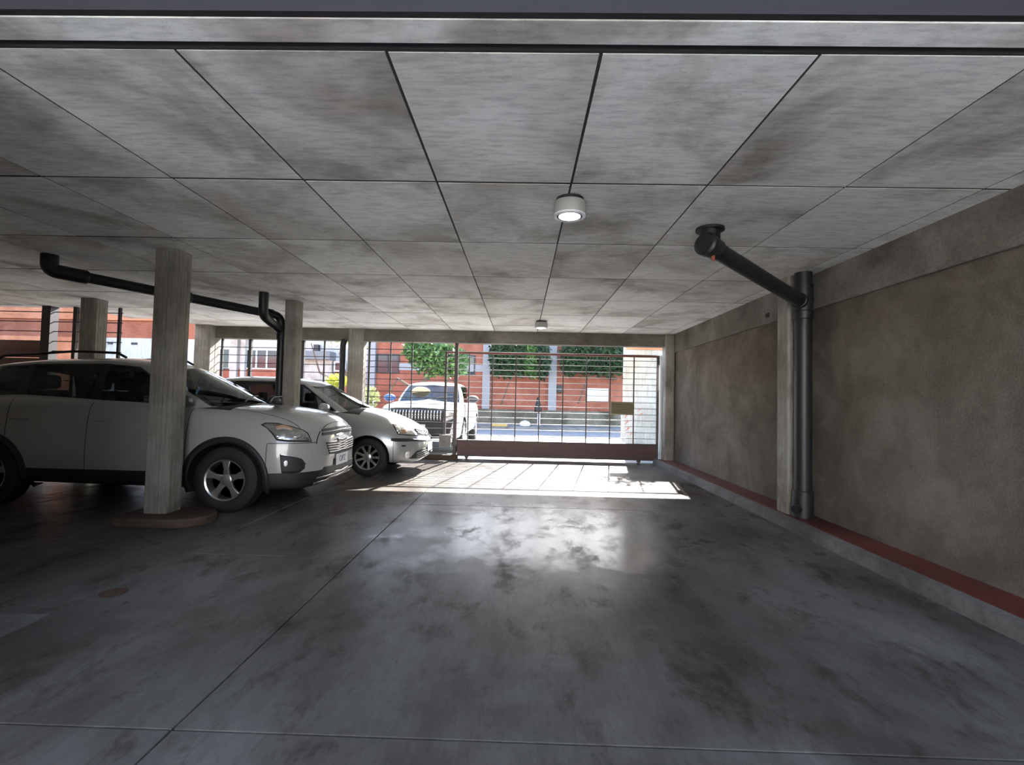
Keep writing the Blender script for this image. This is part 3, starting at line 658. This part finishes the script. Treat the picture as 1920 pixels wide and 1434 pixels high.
        # normals must face outwards for the inward thickness
        s.shell = mk('roof_and_pillars', shell, P['paint'], s.t, .03, -1)
        for key, fs in glass.items(): mk(key.rstrip('0123456789').rstrip('RL') if key not in ('windscreen', 'rear_window') else key, fs, 'gloss_black' if key.startswith('pillar') else 'windscreen_glass' if key == 'windscreen' else 'car_glass', s.t, 0, 0)
        # seats, dashboard, steering wheel
        zb = zbelt(-1.5); cx = P['seat_x']
        for x in cx:
            for y in (.36, -.36):
                m = 'seat_rose' if P.get('rose') and x == cx[0] else 'seat_cloth'
                b = MB().box((x-.12, y-.22, zb-.25), (x+.02, y+.22, zb+.10)).build('seat', m, s.t, bevel=.05)
                MB().box((x-.10, y-.12, zb+.11), (x-.01, y+.12, zb+.27)).build('headrest', m, b, bevel=.04)
        x = P['cowl']-.30; MB().box((x-.28, -P['wmax']*.72, zb-.30), (x+.12, P['wmax']*.72, zb-.01)).build('dashboard', 'cabin', s.t, bevel=.05)
        ring = [Vector((x-.36+.05*math.cos(a), .36+.18*math.sin(a), zb-.02+.17*math.cos(a))) for a in [2*math.pi*k/20 for k in range(21)]]
        MB().tube(ring, .014, 8, False).build('steering_wheel', 'plastic_black', s.t, smooth=True)
    def wheels(s):
        P = s.P; r = P['r']; rr = P['rim']; n = P['spokes']; W = P['tw']
        for ax in (0, P['wb']):
            for sg in (-1, 1):
                y = sg*(P['wmax']-.02)
                def T(o): o.location = (ax, y, r); o.rotation_euler = (0, P.get('spin', 0), 0 if sg < 0 else math.pi)
                tyre = MB().lathe([(rr*.96, .02), (rr+.012, .0), (rr+.05, -.004), (r-.035, .004), (r-.008, .022), (r, .05), (r, W-.05), (r-.008, W-.022), (r-.04, W), (rr, W)], 48, 'y', cap=False).build('wheel', 'tyre', s.t, smooth=True)
                for f_ in tyre.data.vertices: f_.co.y = -f_.co.y
                tyre.data.flip_normals(); T(tyre)
                def sub(mb, name, m, bev=0):
                    o = mb.build(name, m, tyre, smooth=True, bevel=bev); return o
                def flipy(mb): mb.v = [(a, -b if False else b, c) for a, b, c in mb.v]; return mb
                R = MB(); prof = [(rr*.90, .16), (rr*.90, .035), (rr*.93, .012), (rr*1.0, .004), (rr*1.005, .016), (rr*.97, .03), (rr*.97, .16)]
                R.lathe([(a, -b) for a, b in prof], 48, 'y', cap=False); sub(R, 'rim', 'alloy')
                sub(MB().lathe([(0.0, -.115), (rr*.95, -.115)], 32, 'y'), 'brake_disc', 'matte_black')
                for k in range(n):
                    a = 2*math.pi*(k+.0)/n; ca, sa = math.cos(a), math.sin(a)
                    w0, w1 = P['spw']
                    pts = [(.05, -w0), (rr*.55, -w0*.72), (rr*.95, -w1), (rr*.95, w1), (rr*.55, w0*.72), (.05, w0)]
                    dep = [.030, .022, .016, .016, .022, .030]
                    vs = [(z_*ca-x_*sa*-1*0 - 0, 0, 0) for x_, z_ in pts]
                    vs = []
                    for off in (0, .035):
                        for (rad, t_), dd in zip(pts, dep): vs.append((rad*sa+t_*ca, dd+off, rad*ca-t_*sa))
                    f = [(0, 1, 2, 3, 4, 5), (11, 10, 9, 8, 7, 6)]+[(i, (i+1) % 6, 6+(i+1) % 6, 6+i) for i in range(6)]
                    sub(MB().add(vs, f), 'spoke', 'alloy', .006)
                sub(MB().lathe([(0, -.022), (.045, -.022), (.062, -.03), (.07, -.07)], 24, 'y'), 'hub_cap', 'alloy')
    # a shape traced on the body: top and bottom edge as photo positions, cast on to this car
    def patch(s, name, top, bot, m, off=.004, thick=.006, nu=24, nv=8, parent=None, mirror=True, local=False, sides=None):
        def samp(c, t):
            ds = [0]
            for a, b in zip(c, c[1:]): ds.append(ds[-1]+math.hypot(b[0]-a[0], b[1]-a[1]))
            x = t*ds[-1]
            for i in range(len(c)-1):
                if x <= ds[i+1]+1e-9:
                    k = (x-ds[i])/max(ds[i+1]-ds[i], 1e-9); return (c[i][0]+(c[i+1][0]-c[i][0])*k, c[i][1]+(c[i+1][1]-c[i][1])*k)
            return c[-1]
        o_ = s.Mi @ CAM; vs = []
        for j in range(nv+1):
            for i in range(nu+1):
                a, b = samp(top, i/nu), samp(bot, i/nu); k = j/nv; px, py = a[0]+(b[0]-a[0])*k, a[1]+(b[1]-a[1])*k
                if local: o_, d = Vector((3, px, py)), Vector((-1, 0, 0))            # (y, z) seen from the front
                else: d = (s.Mi.to_3x3() @ ray(px, py)).normalized()
                h, n_, _, dist = s.bvh.ray_cast(o_, d)
                if h is None or dist > 12:
                    p = o_ + d*((Vector((.6, -.3, .7))-o_).dot(d)); h, n_, _, _ = s.bvh.find_nearest(p)
                if n_.dot(d) > 0: n_ = -n_
                vs.append(h+n_*off)
        fs = [(j*(nu+1)+i, j*(nu+1)+i+1, (j+1)*(nu+1)+i+1, (j+1)*(nu+1)+i) for j in range(nv) for i in range(nu)]
        out = []
        for sg in ((1, -1) if mirror else (1,)):
            me = bpy.data.meshes.new(name); me.from_pydata([(p.x, p.y*sg, p.z) for p in vs], [], fs); 
            o = link(name, me, m, parent if (parent and sg == 1) else s.t, True, 0, 50)
            if thick: b = o.modifiers.new('t', 'SOLIDIFY'); b.thickness = thick; b.offset = 0
            out.append(o)
        return out
def crop(x0, y0, sc): return lambda pts: [(x0+u/sc, y0+v/sc) for u, v in pts]

# white compact SUV in the first bay
W1 = dict(name='compact_suv', paint='paint_white', wb=-2.555, wmax=.885, r=.345, rim=.215, arch=.40, spokes=5, spw=(.036, .048), tw=.215, spin=.0, clad=True,
    xs=[-3.40, -3.36, -3.2, -2.9, -2.5, -2.0, -1.5, -1.0, -.5, -.1, .2, .45, .62, .74, .83, .885, .905],
    top=[(-3.4, 1.0), (-3.2, 1.16), (-.5, 1.12), (0, 1.135), (.35, 1.115), (.62, 1.06), (.78, .99), (.86, .93), (.905, .84)],
    shoulder=[(-3.4, .95), (-3.2, 1.14), (-2.2, 1.19), (-1.0, 1.12), (-.3, 1.09), (.1, 1.06), (.5, .985), (.75, .90), (.905, .78)],
    half=[(-3.4, .55), (-3.3, .75), (-3.0, .86), (-2.5, .885), (-.2, .885), (.3, .875), (.55, .84), (.72, .75), (.83, .60), (.885, .46), (.905, .36)],
    bottom=[(-3.4, .42), (-3.0, .25), (.5, .22), (.8, .23), (.905, .36)],
    tuck=[(-3.4, .12), (-2, .07), (-.3, .10), (.2, .17), (.7, .12), (.905, .06)],
    doors=[-.42, -1.48, -2.35], cowl=-.05, hood_y=.66, hood_z=.80, bumper=(.42, .735), nose=.83, sill=.42, tail=-3.1,
    roof=[(-3.2, 1.52), (-2.6, 1.60), (-1.9, 1.655), (-1.4, 1.645), (-1.05, 1.60)],
    cab=[(.02, 0, -1.02, 0), (-.04, .40, -1.06, .34), (-.20, .70, -1.14, .545), (-.36, .775, -1.22, .585), (-1.42, .80, -1.46, .605), (-1.53, .80, -1.54, .605), (-2.25, .79, -2.30, .595), (-2.36, .785, -2.38, .59), (-2.78, .76, -2.72, .565), (-3.05, .70, -2.95, .53), (-3.18, .40, -3.02, .3), (-3.22, 0, -3.04, 0)],
    glass={0: 'windscreen', 1: 'windscreen', 3: 'side_window', 5: 'rear_side_window', 7: 'quarter_window', 9: 'rear_window', 10: 'rear_window'}, black=(4, 6), seat_x=(-1.45, -2.35))
suv = Car(W1, 'white compact SUV with chrome-barred grille parked behind the nearest column', (-3.08, 5.95, 0), 0)
c7 = crop(470, 760, 7.17)
hl = suv.patch('headlight', c7([(135, 260), (200, 232), (350, 237), (550, 280), (700, 325), (775, 372), (820, 488)]), c7([(135, 260), (220, 310), (300, 400), (345, 472), (500, 488), (700, 490), (820, 490)]), 'seam', .003, .004)
for h_ in hl[:1]: pass
suv.patch('headlight_reflector', c7([(165, 262), (220, 245), (350, 250), (550, 293), (695, 338), (760, 380), (800, 478)]), c7([(165, 262), (235, 312), (315, 395), (355, 460), (500, 476), (700, 478), (800, 480)]), 'reflector', .007, .003)
suv.patch('headlight_bulb', c7([(400, 400), (430, 385), (470, 395)]), c7([(400, 440), (430, 455), (470, 445)]), 'bulb', .012, .012, 8, 4)
suv.patch('headlight_bulb', c7([(580, 370), (625, 350), (670, 372)]), c7([(580, 430), (625, 455), (670, 432)]), 'chrome', .012, .012, 8, 4)
suv.patch('turn_lamp', c7([(330, 290), (440, 262), (560, 305)]), c7([(350, 330), (450, 315), (560, 345)]), 'amber', .011, .006, 10, 3)
suv.patch('headlight_trim', c7([(265, 262), (290, 258)]), c7([(365, 440), (390, 436)]), 'chrome', .013, .006, 4, 8)
g1 = (c7([(945, 322), (1050, 308), (1180, 288), (1262, 272)]), c7([(950, 408), (1100, 385), (1200, 362), (1285, 338)]))
g2 = (c7([(1000, 495), (1150, 480), (1220, 452), (1285, 420)]), c7([(1050, 655), (1180, 632), (1250, 602), (1300, 570)]))
def grille(car, g, n, name='grille'):
    car.patch(name+'_surround', [(g[0][0][0]-1.5, g[0][0][1]-1.5)]+[(x, y-1.5) for x, y in g[0][1:]], [(g[1][0][0]-1.5, g[1][0][1]+1.5)]+[(x, y+1.5) for x, y in g[1][1:]], car.P['paint'], .004, .006)
    car.patch(name, g[0], g[1], 'plastic_black', .008, .004)
    m = min(len(g[0]), len(g[1]))
    for k in range(1, n):
        mid = lambda q: [(a[0]+(b[0]-a[0])*q, a[1]+(b[1]-a[1])*q) for a, b in zip(g[0], g[1])]
        car.patch(name+'_bar', mid(k/n-.10/n), mid(k/n+.10/n), 'alloy', .011, .006, 16, 2)
grille(suv, g1, 2, 'upper_grille'); grille(suv, g2, 5, 'lower_grille')
o = suv.patch('emblem', c7([(1140, 380), (1165, 378), (1170, 368), (1200, 362), (1203, 372), (1225, 368)]), c7([(1140, 405), (1165, 403), (1172, 415), (1200, 408), (1203, 396), (1225, 390)]), 'chrome', .012, .010, 20, 4, mirror=False)
suv.patch('fog_recess', c7([(390, 660), (600, 697), (680, 720), (728, 785)]), c7([(415, 910), (550, 910), (660, 897), (725, 845)]), 'plastic_black', .003, .004, mirror=True)
suv.patch('fog_trim', c7([(390, 650), (600, 687), (690, 712), (745, 785)]), c7([(393, 664), (598, 700), (676, 724), (722, 788)]), 'chrome', .005, .004, 20, 2)
suv.patch('fog_lamp', c7([(445, 760), (470, 735), (498, 745)]), c7([(450, 810), (475, 825), (500, 800)]), 'bulb', .010, .012, 8, 6)
suv.patch('lower_intake', c7([(925, 905), (985, 825), (1110, 795), (1165, 690), (1312, 655)]), c7([(900, 958), (1000, 930), (1120, 890), (1200, 860), (1312, 790)]), 'plastic_black', .003, .004)
suv.patch('bumper_bar', c7([(885, 965), (1000, 935), (1170, 880), (1300, 805)]), c7([(880, 982), (1000, 958), (1170, 900), (1300, 825)]), 'alloy', .008, .008, 20, 2)
suv.patch('skid_plate', c7([(850, 1035), (1000, 990), (1200, 900), (1300, 835)]), c7([(830, 1060), (1000, 1030), (1200, 950), (1295, 885)]), 'alloy', .006, .008, 20, 3)
# number plate (a thin flat board on the bumper)
def plate(car, x, y0, z, text):
    t = MB().box((x-.004, y0-.19, z-.065), (x+.004, y0+.19, z+.065)).build('number_plate', 'plate_white', car.t, bevel=.003)
    if not text: return
    cu = bpy.data.curves.new('plate_text', 'FONT'); cu.body = text; cu.size = .10; cu.align_x = 'CENTER'; cu.align_y = 'CENTER'; cu.extrude = .001
    tmp = bpy.data.objects.new('plate_text', cu); C.objects.link(tmp); dg = bpy.context.evaluated_depsgraph_get()
    me = bpy.data.meshes.new_from_object(tmp.evaluated_get(dg)); bpy.data.objects.remove(tmp)
    me.transform(Matrix.Translation((x+.005, y0, z)) @ Matrix(((0, 0, 1, 0), (1, 0, 0, 0), (0, 1, 0, 0), (0, 0, 0, 1))))
    me.materials.clear(); me.materials.append(MATS['plate_ink']); o = bpy.data.objects.new('plate_text', me); C.objects.link(o); o.parent = t
plate(suv, .915, 0, .50, 'OPZ')
# wheel arch cladding rings
def arch_trim(car, m='plastic_black', w=.055):
    P = car.P
    for ax in (0, P['wb']):
        for sg in (-1, 1):
            vs = []; n = 40; a0, a1 = math.radians(-20), math.radians(200)
            for r_ in (P['arch']-.012, P['arch']+w):
                for k in range(n+1):
                    a = a0+(a1-a0)*k/n; x, z = ax+r_*math.cos(a), P['r']+r_*math.sin(a); z = max(z, .2)
                    rr_ = max(r_, P['arch']+.012); xx, zz = ax+rr_*math.cos(a), max(P['r']+rr_*math.sin(a), .26)
                    h, n_, _, _ = car.bvh.ray_cast(Vector((xx, sg*2, zz)), Vector((0, -sg, 0)))
                    y = h.y if h else sg*P['wmax']*.95
                    vs.append((x, y+sg*.006, z))
            MB().add(vs, [(k, k+1, n+2+k, n+1+k) for k in range(n)]).build('arch_trim', m, car.t, smooth=True).modifiers.new('t', 'SOLIDIFY').thickness = .014
arch_trim(suv)
def mirror(car, x, z, y, m, s=1.0):
    for sg in (-1, 1):
        o = MB().lathe([(0.0, -.07), (.05, -.06), (.075, -.02), (.085, .03), (.07, .045), (0, .045)], 20, 'z').build('door_mirror', m if sg < 0 or m != 'mirror_blue' else 'frame_dark', car.t, smooth=True, ang=60)
        o.scale = (.75*s, 1.35*s, .9*s); o.rotation_euler = (0, math.radians(-90), 0); o.scale = (.85*s, 1.35*s, .95*s); o.location = (x, sg*y, z)
        MB().box((x-.05, min(sg*y, sg*(y-.14)), z-.05), (x+.02, max(sg*y, sg*(y-.14)), z-.02)).build('mirror_arm', 'plastic_black', car.t, bevel=.008)
mirror(suv, -.42, 1.16, .95, 'plastic_black', 1.1)
for sg in (-1, 1):
    pts = [Vector((x, sg*.56, lerp_tab(W1['roof'], x)+.03)) for x in [-2.85+.1*k for k in range(16)]]; pts[0].z -= .04; pts[-1].z -= .045
    MB().tube(pts, .014, 8).build('roof_rail', 'plastic_black', suv.t, smooth=True)
for sg in (-1, 1):
    for x in (-1.30, -2.20):
        MB().box((x-.09, sg*.888-.014, .93), (x+.09, sg*.888+.014, .958)).build('door_handle', 'paint_white', suv.t, bevel=.008)
def wipers(car, x0, z0):
    for y, l in ((.05, .55), (-.5, .5)):
        o = MB().tube([(x0, y, z0), (x0-.10, y+.25*l/.5, z0+.055), (x0-.13, y+l, z0+.07)], .008, 6).build('wiper', 'plastic_black', car.t)
wipers(suv, -.02, 1.16)

# silver hatchback-estate in the second bay
W2 = dict(name='compact_estate', paint='paint_silver', wb=-2.465, wmax=.825, r=.30, rim=.195, arch=.345, spokes=9, spw=(.024, .020), tw=.195, spin=.2, clad=False,
    xs=[-3.30, -3.27, -3.1, -2.8, -2.4, -1.9, -1.4, -.9, -.5, -.15, .15, .38, .55, .67, .75, .80, .82],
    top=[(-3.3, .9), (-3.1, 1.05), (-.6, 1.06), (-.2, 1.09), (.22, .975), (.47, .86), (.66, .74), (.76, .64), (.82, .56)],
    shoulder=[(-3.3, .85), (-3.1, 1.04), (-2.2, 1.05), (-.8, 1.0), (-.4, .98), (0, .93), (.4, .80), (.65, .68), (.82, .53)],
    half=[(-3.3, .50), (-3.2, .70), (-2.9, .80), (-2.4, .825), (-.2, .825), (.25, .815), (.48, .77), (.64, .67), (.75, .52), (.80, .38), (.82, .30)],
    bottom=[(-3.3, .38), (-2.9, .22), (.5, .20), (.72, .20), (.82, .28)],
    tuck=[(-3.3, .12), (-2, .07), (-.4, .09), (.1, .15), (.6, .12), (.82, .06)],
    doors=[-.52, -1.50, -2.2], cowl=-.18, hood_y=.56, hood_z=.60, bumper=(.40, .555), nose=.70, sill=.28, tail=-3.0,
    roof=[(-3.1, 1.46), (-2.5, 1.54), (-1.9, 1.575), (-1.4, 1.55), (-1.0, 1.49)],
    cab=[(-.10, 0, -.98, 0), (-.16, .38, -1.02, .32), (-.30, .64, -1.10, .52), (-.46, .735, -1.20, .555), (-1.44, .755, -1.48, .575), (-1.54, .755, -1.56, .575), (-2.14, .75, -2.18, .57), (-2.24, .745, -2.26, .565), (-2.75, .72, -2.66, .54), (-2.98, .66, -2.85, .50), (-3.08, .38, -2.93, .28), (-3.11, 0, -2.95, 0)],
    glass={0: 'windscreen', 1: 'windscreen', 3: 'side_window', 5: 'rear_side_window', 7: 'quarter_window', 9: 'rear_window', 10: 'rear_window'}, black=(4, 6), seat_x=(-1.40, -2.25), rose=True)
est = Car(W2, 'silver estate car with multi-spoke wheels parked in the second bay', (-2.40, 8.47, 0), 0)
c9 = crop(700, 700, 9.56); c10 = crop(640, 800, 10.667)
est.patch('headlight', c9([(335, 905), (400, 895), (560, 935), (700, 990), (800, 1075)]), c9([(335, 905), (380, 990), (440, 1095), (600, 1112), (800, 1122)]), 'seam', .003, .004)
est.patch('headlight_reflector', c9([(352, 912), (405, 908), (555, 948), (695, 1003), (785, 1080)]), c9([(352, 912), (392, 985), (450, 1082), (600, 1100), (785, 1112)]), 'reflector', .007, .003)
est.patch('turn_lamp', c9([(500, 1010), (545, 985), (590, 1010)]), c9([(505, 1070), (550, 1090), (595, 1070)]), 'amber', .011, .010, 8, 5)
est.patch('headlight_bulb', c9([(390, 960), (430, 945), (470, 985)]), c9([(410, 1030), (440, 1050), (475, 1030)]), 'bulb', .011, .010, 8, 5)
for k in range(3):
    est.patch('grille_bar', c9([(735+k*25, 985+k*36), (850, 1015+k*30), (965, 1025+k*30)]), c9([(742+k*25, 1000+k*36), (850, 1030+k*30), (968, 1040+k*30)]), 'chrome', .010, .010, 14, 2)
est.patch('grille', c9([(725, 985), (850, 1008), (970, 1020)]), c9([(800, 1105), (880, 1115), (985, 1115)]), 'plastic_black', .003, .004)
est.patch('rub_strip', c9([(315, 1163), (600, 1170), (940, 1187)]), c9([(320, 1213), (600, 1213), (940, 1220)]), 'plastic_black', .008, .014, 20, 2)
est.patch('lower_grille', c10([(1360, 630), (1500, 490), (1640, 430), (1720, 410)]), c10([(1362, 637), (1500, 632), (1650, 592), (1730, 545)]), 'plastic_black', .004, .004)
for k in (.3, .55, .8):
    a, b = c10([(1360, 630), (1500, 490), (1640, 430), (1720, 410)]), c10([(1362, 637), (1500, 632), (1650, 592), (1730, 545)])
    md = [(p[0]+(q_[0]-p[0])*k, p[1]+(q_[1]-p[1])*k) for p, q_ in zip(a, b)]
    est.patch('lower_grille_bar', [(x, y-.8) for x, y in md[1:]], [(x, y+.8) for x, y in md[1:]], 'pipe_grey', .010, .008, 12, 2)
est.patch('fog_lamp', c10([(1265, 590), (1310, 480), (1355, 495)]), c10([(1280, 625), (1310, 632), (1345, 610)]), 'bulb', .006, .008, 8, 6)
est.patch('tow_cover', c10([(1205, 365), (1285, 365)]), c10([(1210, 395), (1280, 395)]), 'seam', .003, .002, 4, 2, mirror=False)
mirror(est, -.66, 1.055, .90, 'paint_silver', 1.15)
wipers(est, -.18, 1.10)
for sg in (-1, 1):
    for x in (-1.32, -2.02): MB().box((x-.09, sg*.826-.014, .83), (x+.09, sg*.826+.014, .856)).build('door_handle', 'paint_silver', est.t, bevel=.008)
plate(est, .835, 0, .42, '')

# white pickup outside the gate, nose towards the garage
W3 = dict(W1, name='pickup_truck', paint='paint_street', wb=-3.1, wmax=.97, r=.38, rim=.23, arch=.45, spokes=6, spw=(.034, .04), tw=.24, clad=False,
    xs=[-4.2, -4.15, -4.0, -3.5, -3.0, -2.4, -1.8, -1.2, -.6, -.2, .2, .45, .62, .74, .82, .87, .89],
    top=[(-4.2, .9), (-4, 1.13), (-.5, 1.15), (-.3, 1.20), (.3, 1.16), (.7, 1.11), (.8, 1.06), (.89, .95)],
    shoulder=[(-4.2, .9), (-4, 1.12), (-1.0, 1.13), (-.3, 1.13), (.3, 1.10), (.7, 1.04), (.89, .90)],
    half=[(-4.2, .8), (-4.0, .94), (-3, .97), (.3, .96), (.6, .93), (.75, .88), (.84, .80), (.89, .70)],
    bottom=[(-4.2, .5), (-3.5, .36), (.6, .32), (.89, .38)], tuck=[(-4.2, .06), (-.4, .08), (.3, .12), (.89, .06)],
    doors=[-.55, -1.55, -2.45], cowl=-.38, hood_y=.76, hood_z=.95, bumper=(.42, .70), nose=.80, sill=.40, tail=-2.7,
    roof=[(-2.7, 1.65), (-2.0, 1.70), (-1.4, 1.69), (-1.1, 1.65)],
    cab=[(-.28, 0, -1.02, 0), (-.33, .42, -1.05, .36), (-.46, .76, -1.12, .62), (-.62, .86, -1.22, .665), (-1.50, .875, -1.52, .68), (-1.60, .875, -1.62, .68), (-2.35, .87, -2.38, .675), (-2.45, .865, -2.46, .67), (-2.6, .85, -2.56, .66), (-2.66, .80, -2.62, .63), (-2.68, .42, -2.64, .36), (-2.68, 0, -2.64, 0)],
    glass={0: 'windscreen', 1: 'windscreen', 3: 'side_window', 5: 'rear_side_window', 9: 'rear_window', 10: 'rear_window'}, black=(4,), seat_x=(-1.5, -2.3))
px_ = at(782, 780, Y=10.85).x
pk = Car(W3, 'white pickup parked outside the gate, its dark grille facing the garage', (px_, 10.85+.89, 0), -math.pi/2)
def fr(*p): return list(p)
pk.patch('grille', fr((-.60, 1.0), (0, 1.02), (.60, 1.0)), fr((-.58, .70), (0, .69), (.58, .70)), 'plastic_black', .004, .006, mirror=False, local=True)
for k in range(16):
    y = -.52+.0693*k; pk.patch('grille_bar', fr((y-.010, .97), (y+.010, .97)), fr((y-.010, .76), (y+.010, .76)), 'chrome', .012, .01, 2, 4, mirror=False, local=True)
pk.patch('grille_trim', fr((-.62, 1.03), (0, 1.05), (.62, 1.03)), fr((-.62, 1.0), (0, 1.02), (.62, 1.0)), 'chrome', .010, .012, 20, 2, mirror=False, local=True)
pk.patch('headlight', fr((.60, 1.0), (.75, 1.02), (.86, 1.0)), fr((.60, .82), (.75, .82), (.86, .86)), 'reflector', .004, .008, 12, 4, local=True)
pk.patch('lower_intake', fr((-.80, .80), (-.5, .70), (0, .69), (.5, .70), (.80, .80)), fr((-.72, .42), (-.4, .41), (0, .41), (.4, .41), (.72, .42)), 'plastic_black', .004, .006, mirror=False, local=True)
mirror(pk, -.70, 1.24, 1.06, 'mirror_blue', 1.35); wipers(pk, -.30, 1.22)
o = MB().lathe([(0, -.01), (.22, -.01), (.22, .0), (0, .0)], 24, 'z').build('sun_shade', 'shade_cream', pk.t); o.location = (-.72, -.25, 1.40); o.rotation_euler = (0, math.radians(-55), 0); o.scale = (.75, 1.1, 1)
plate(pk, .90, 0, .60, '')
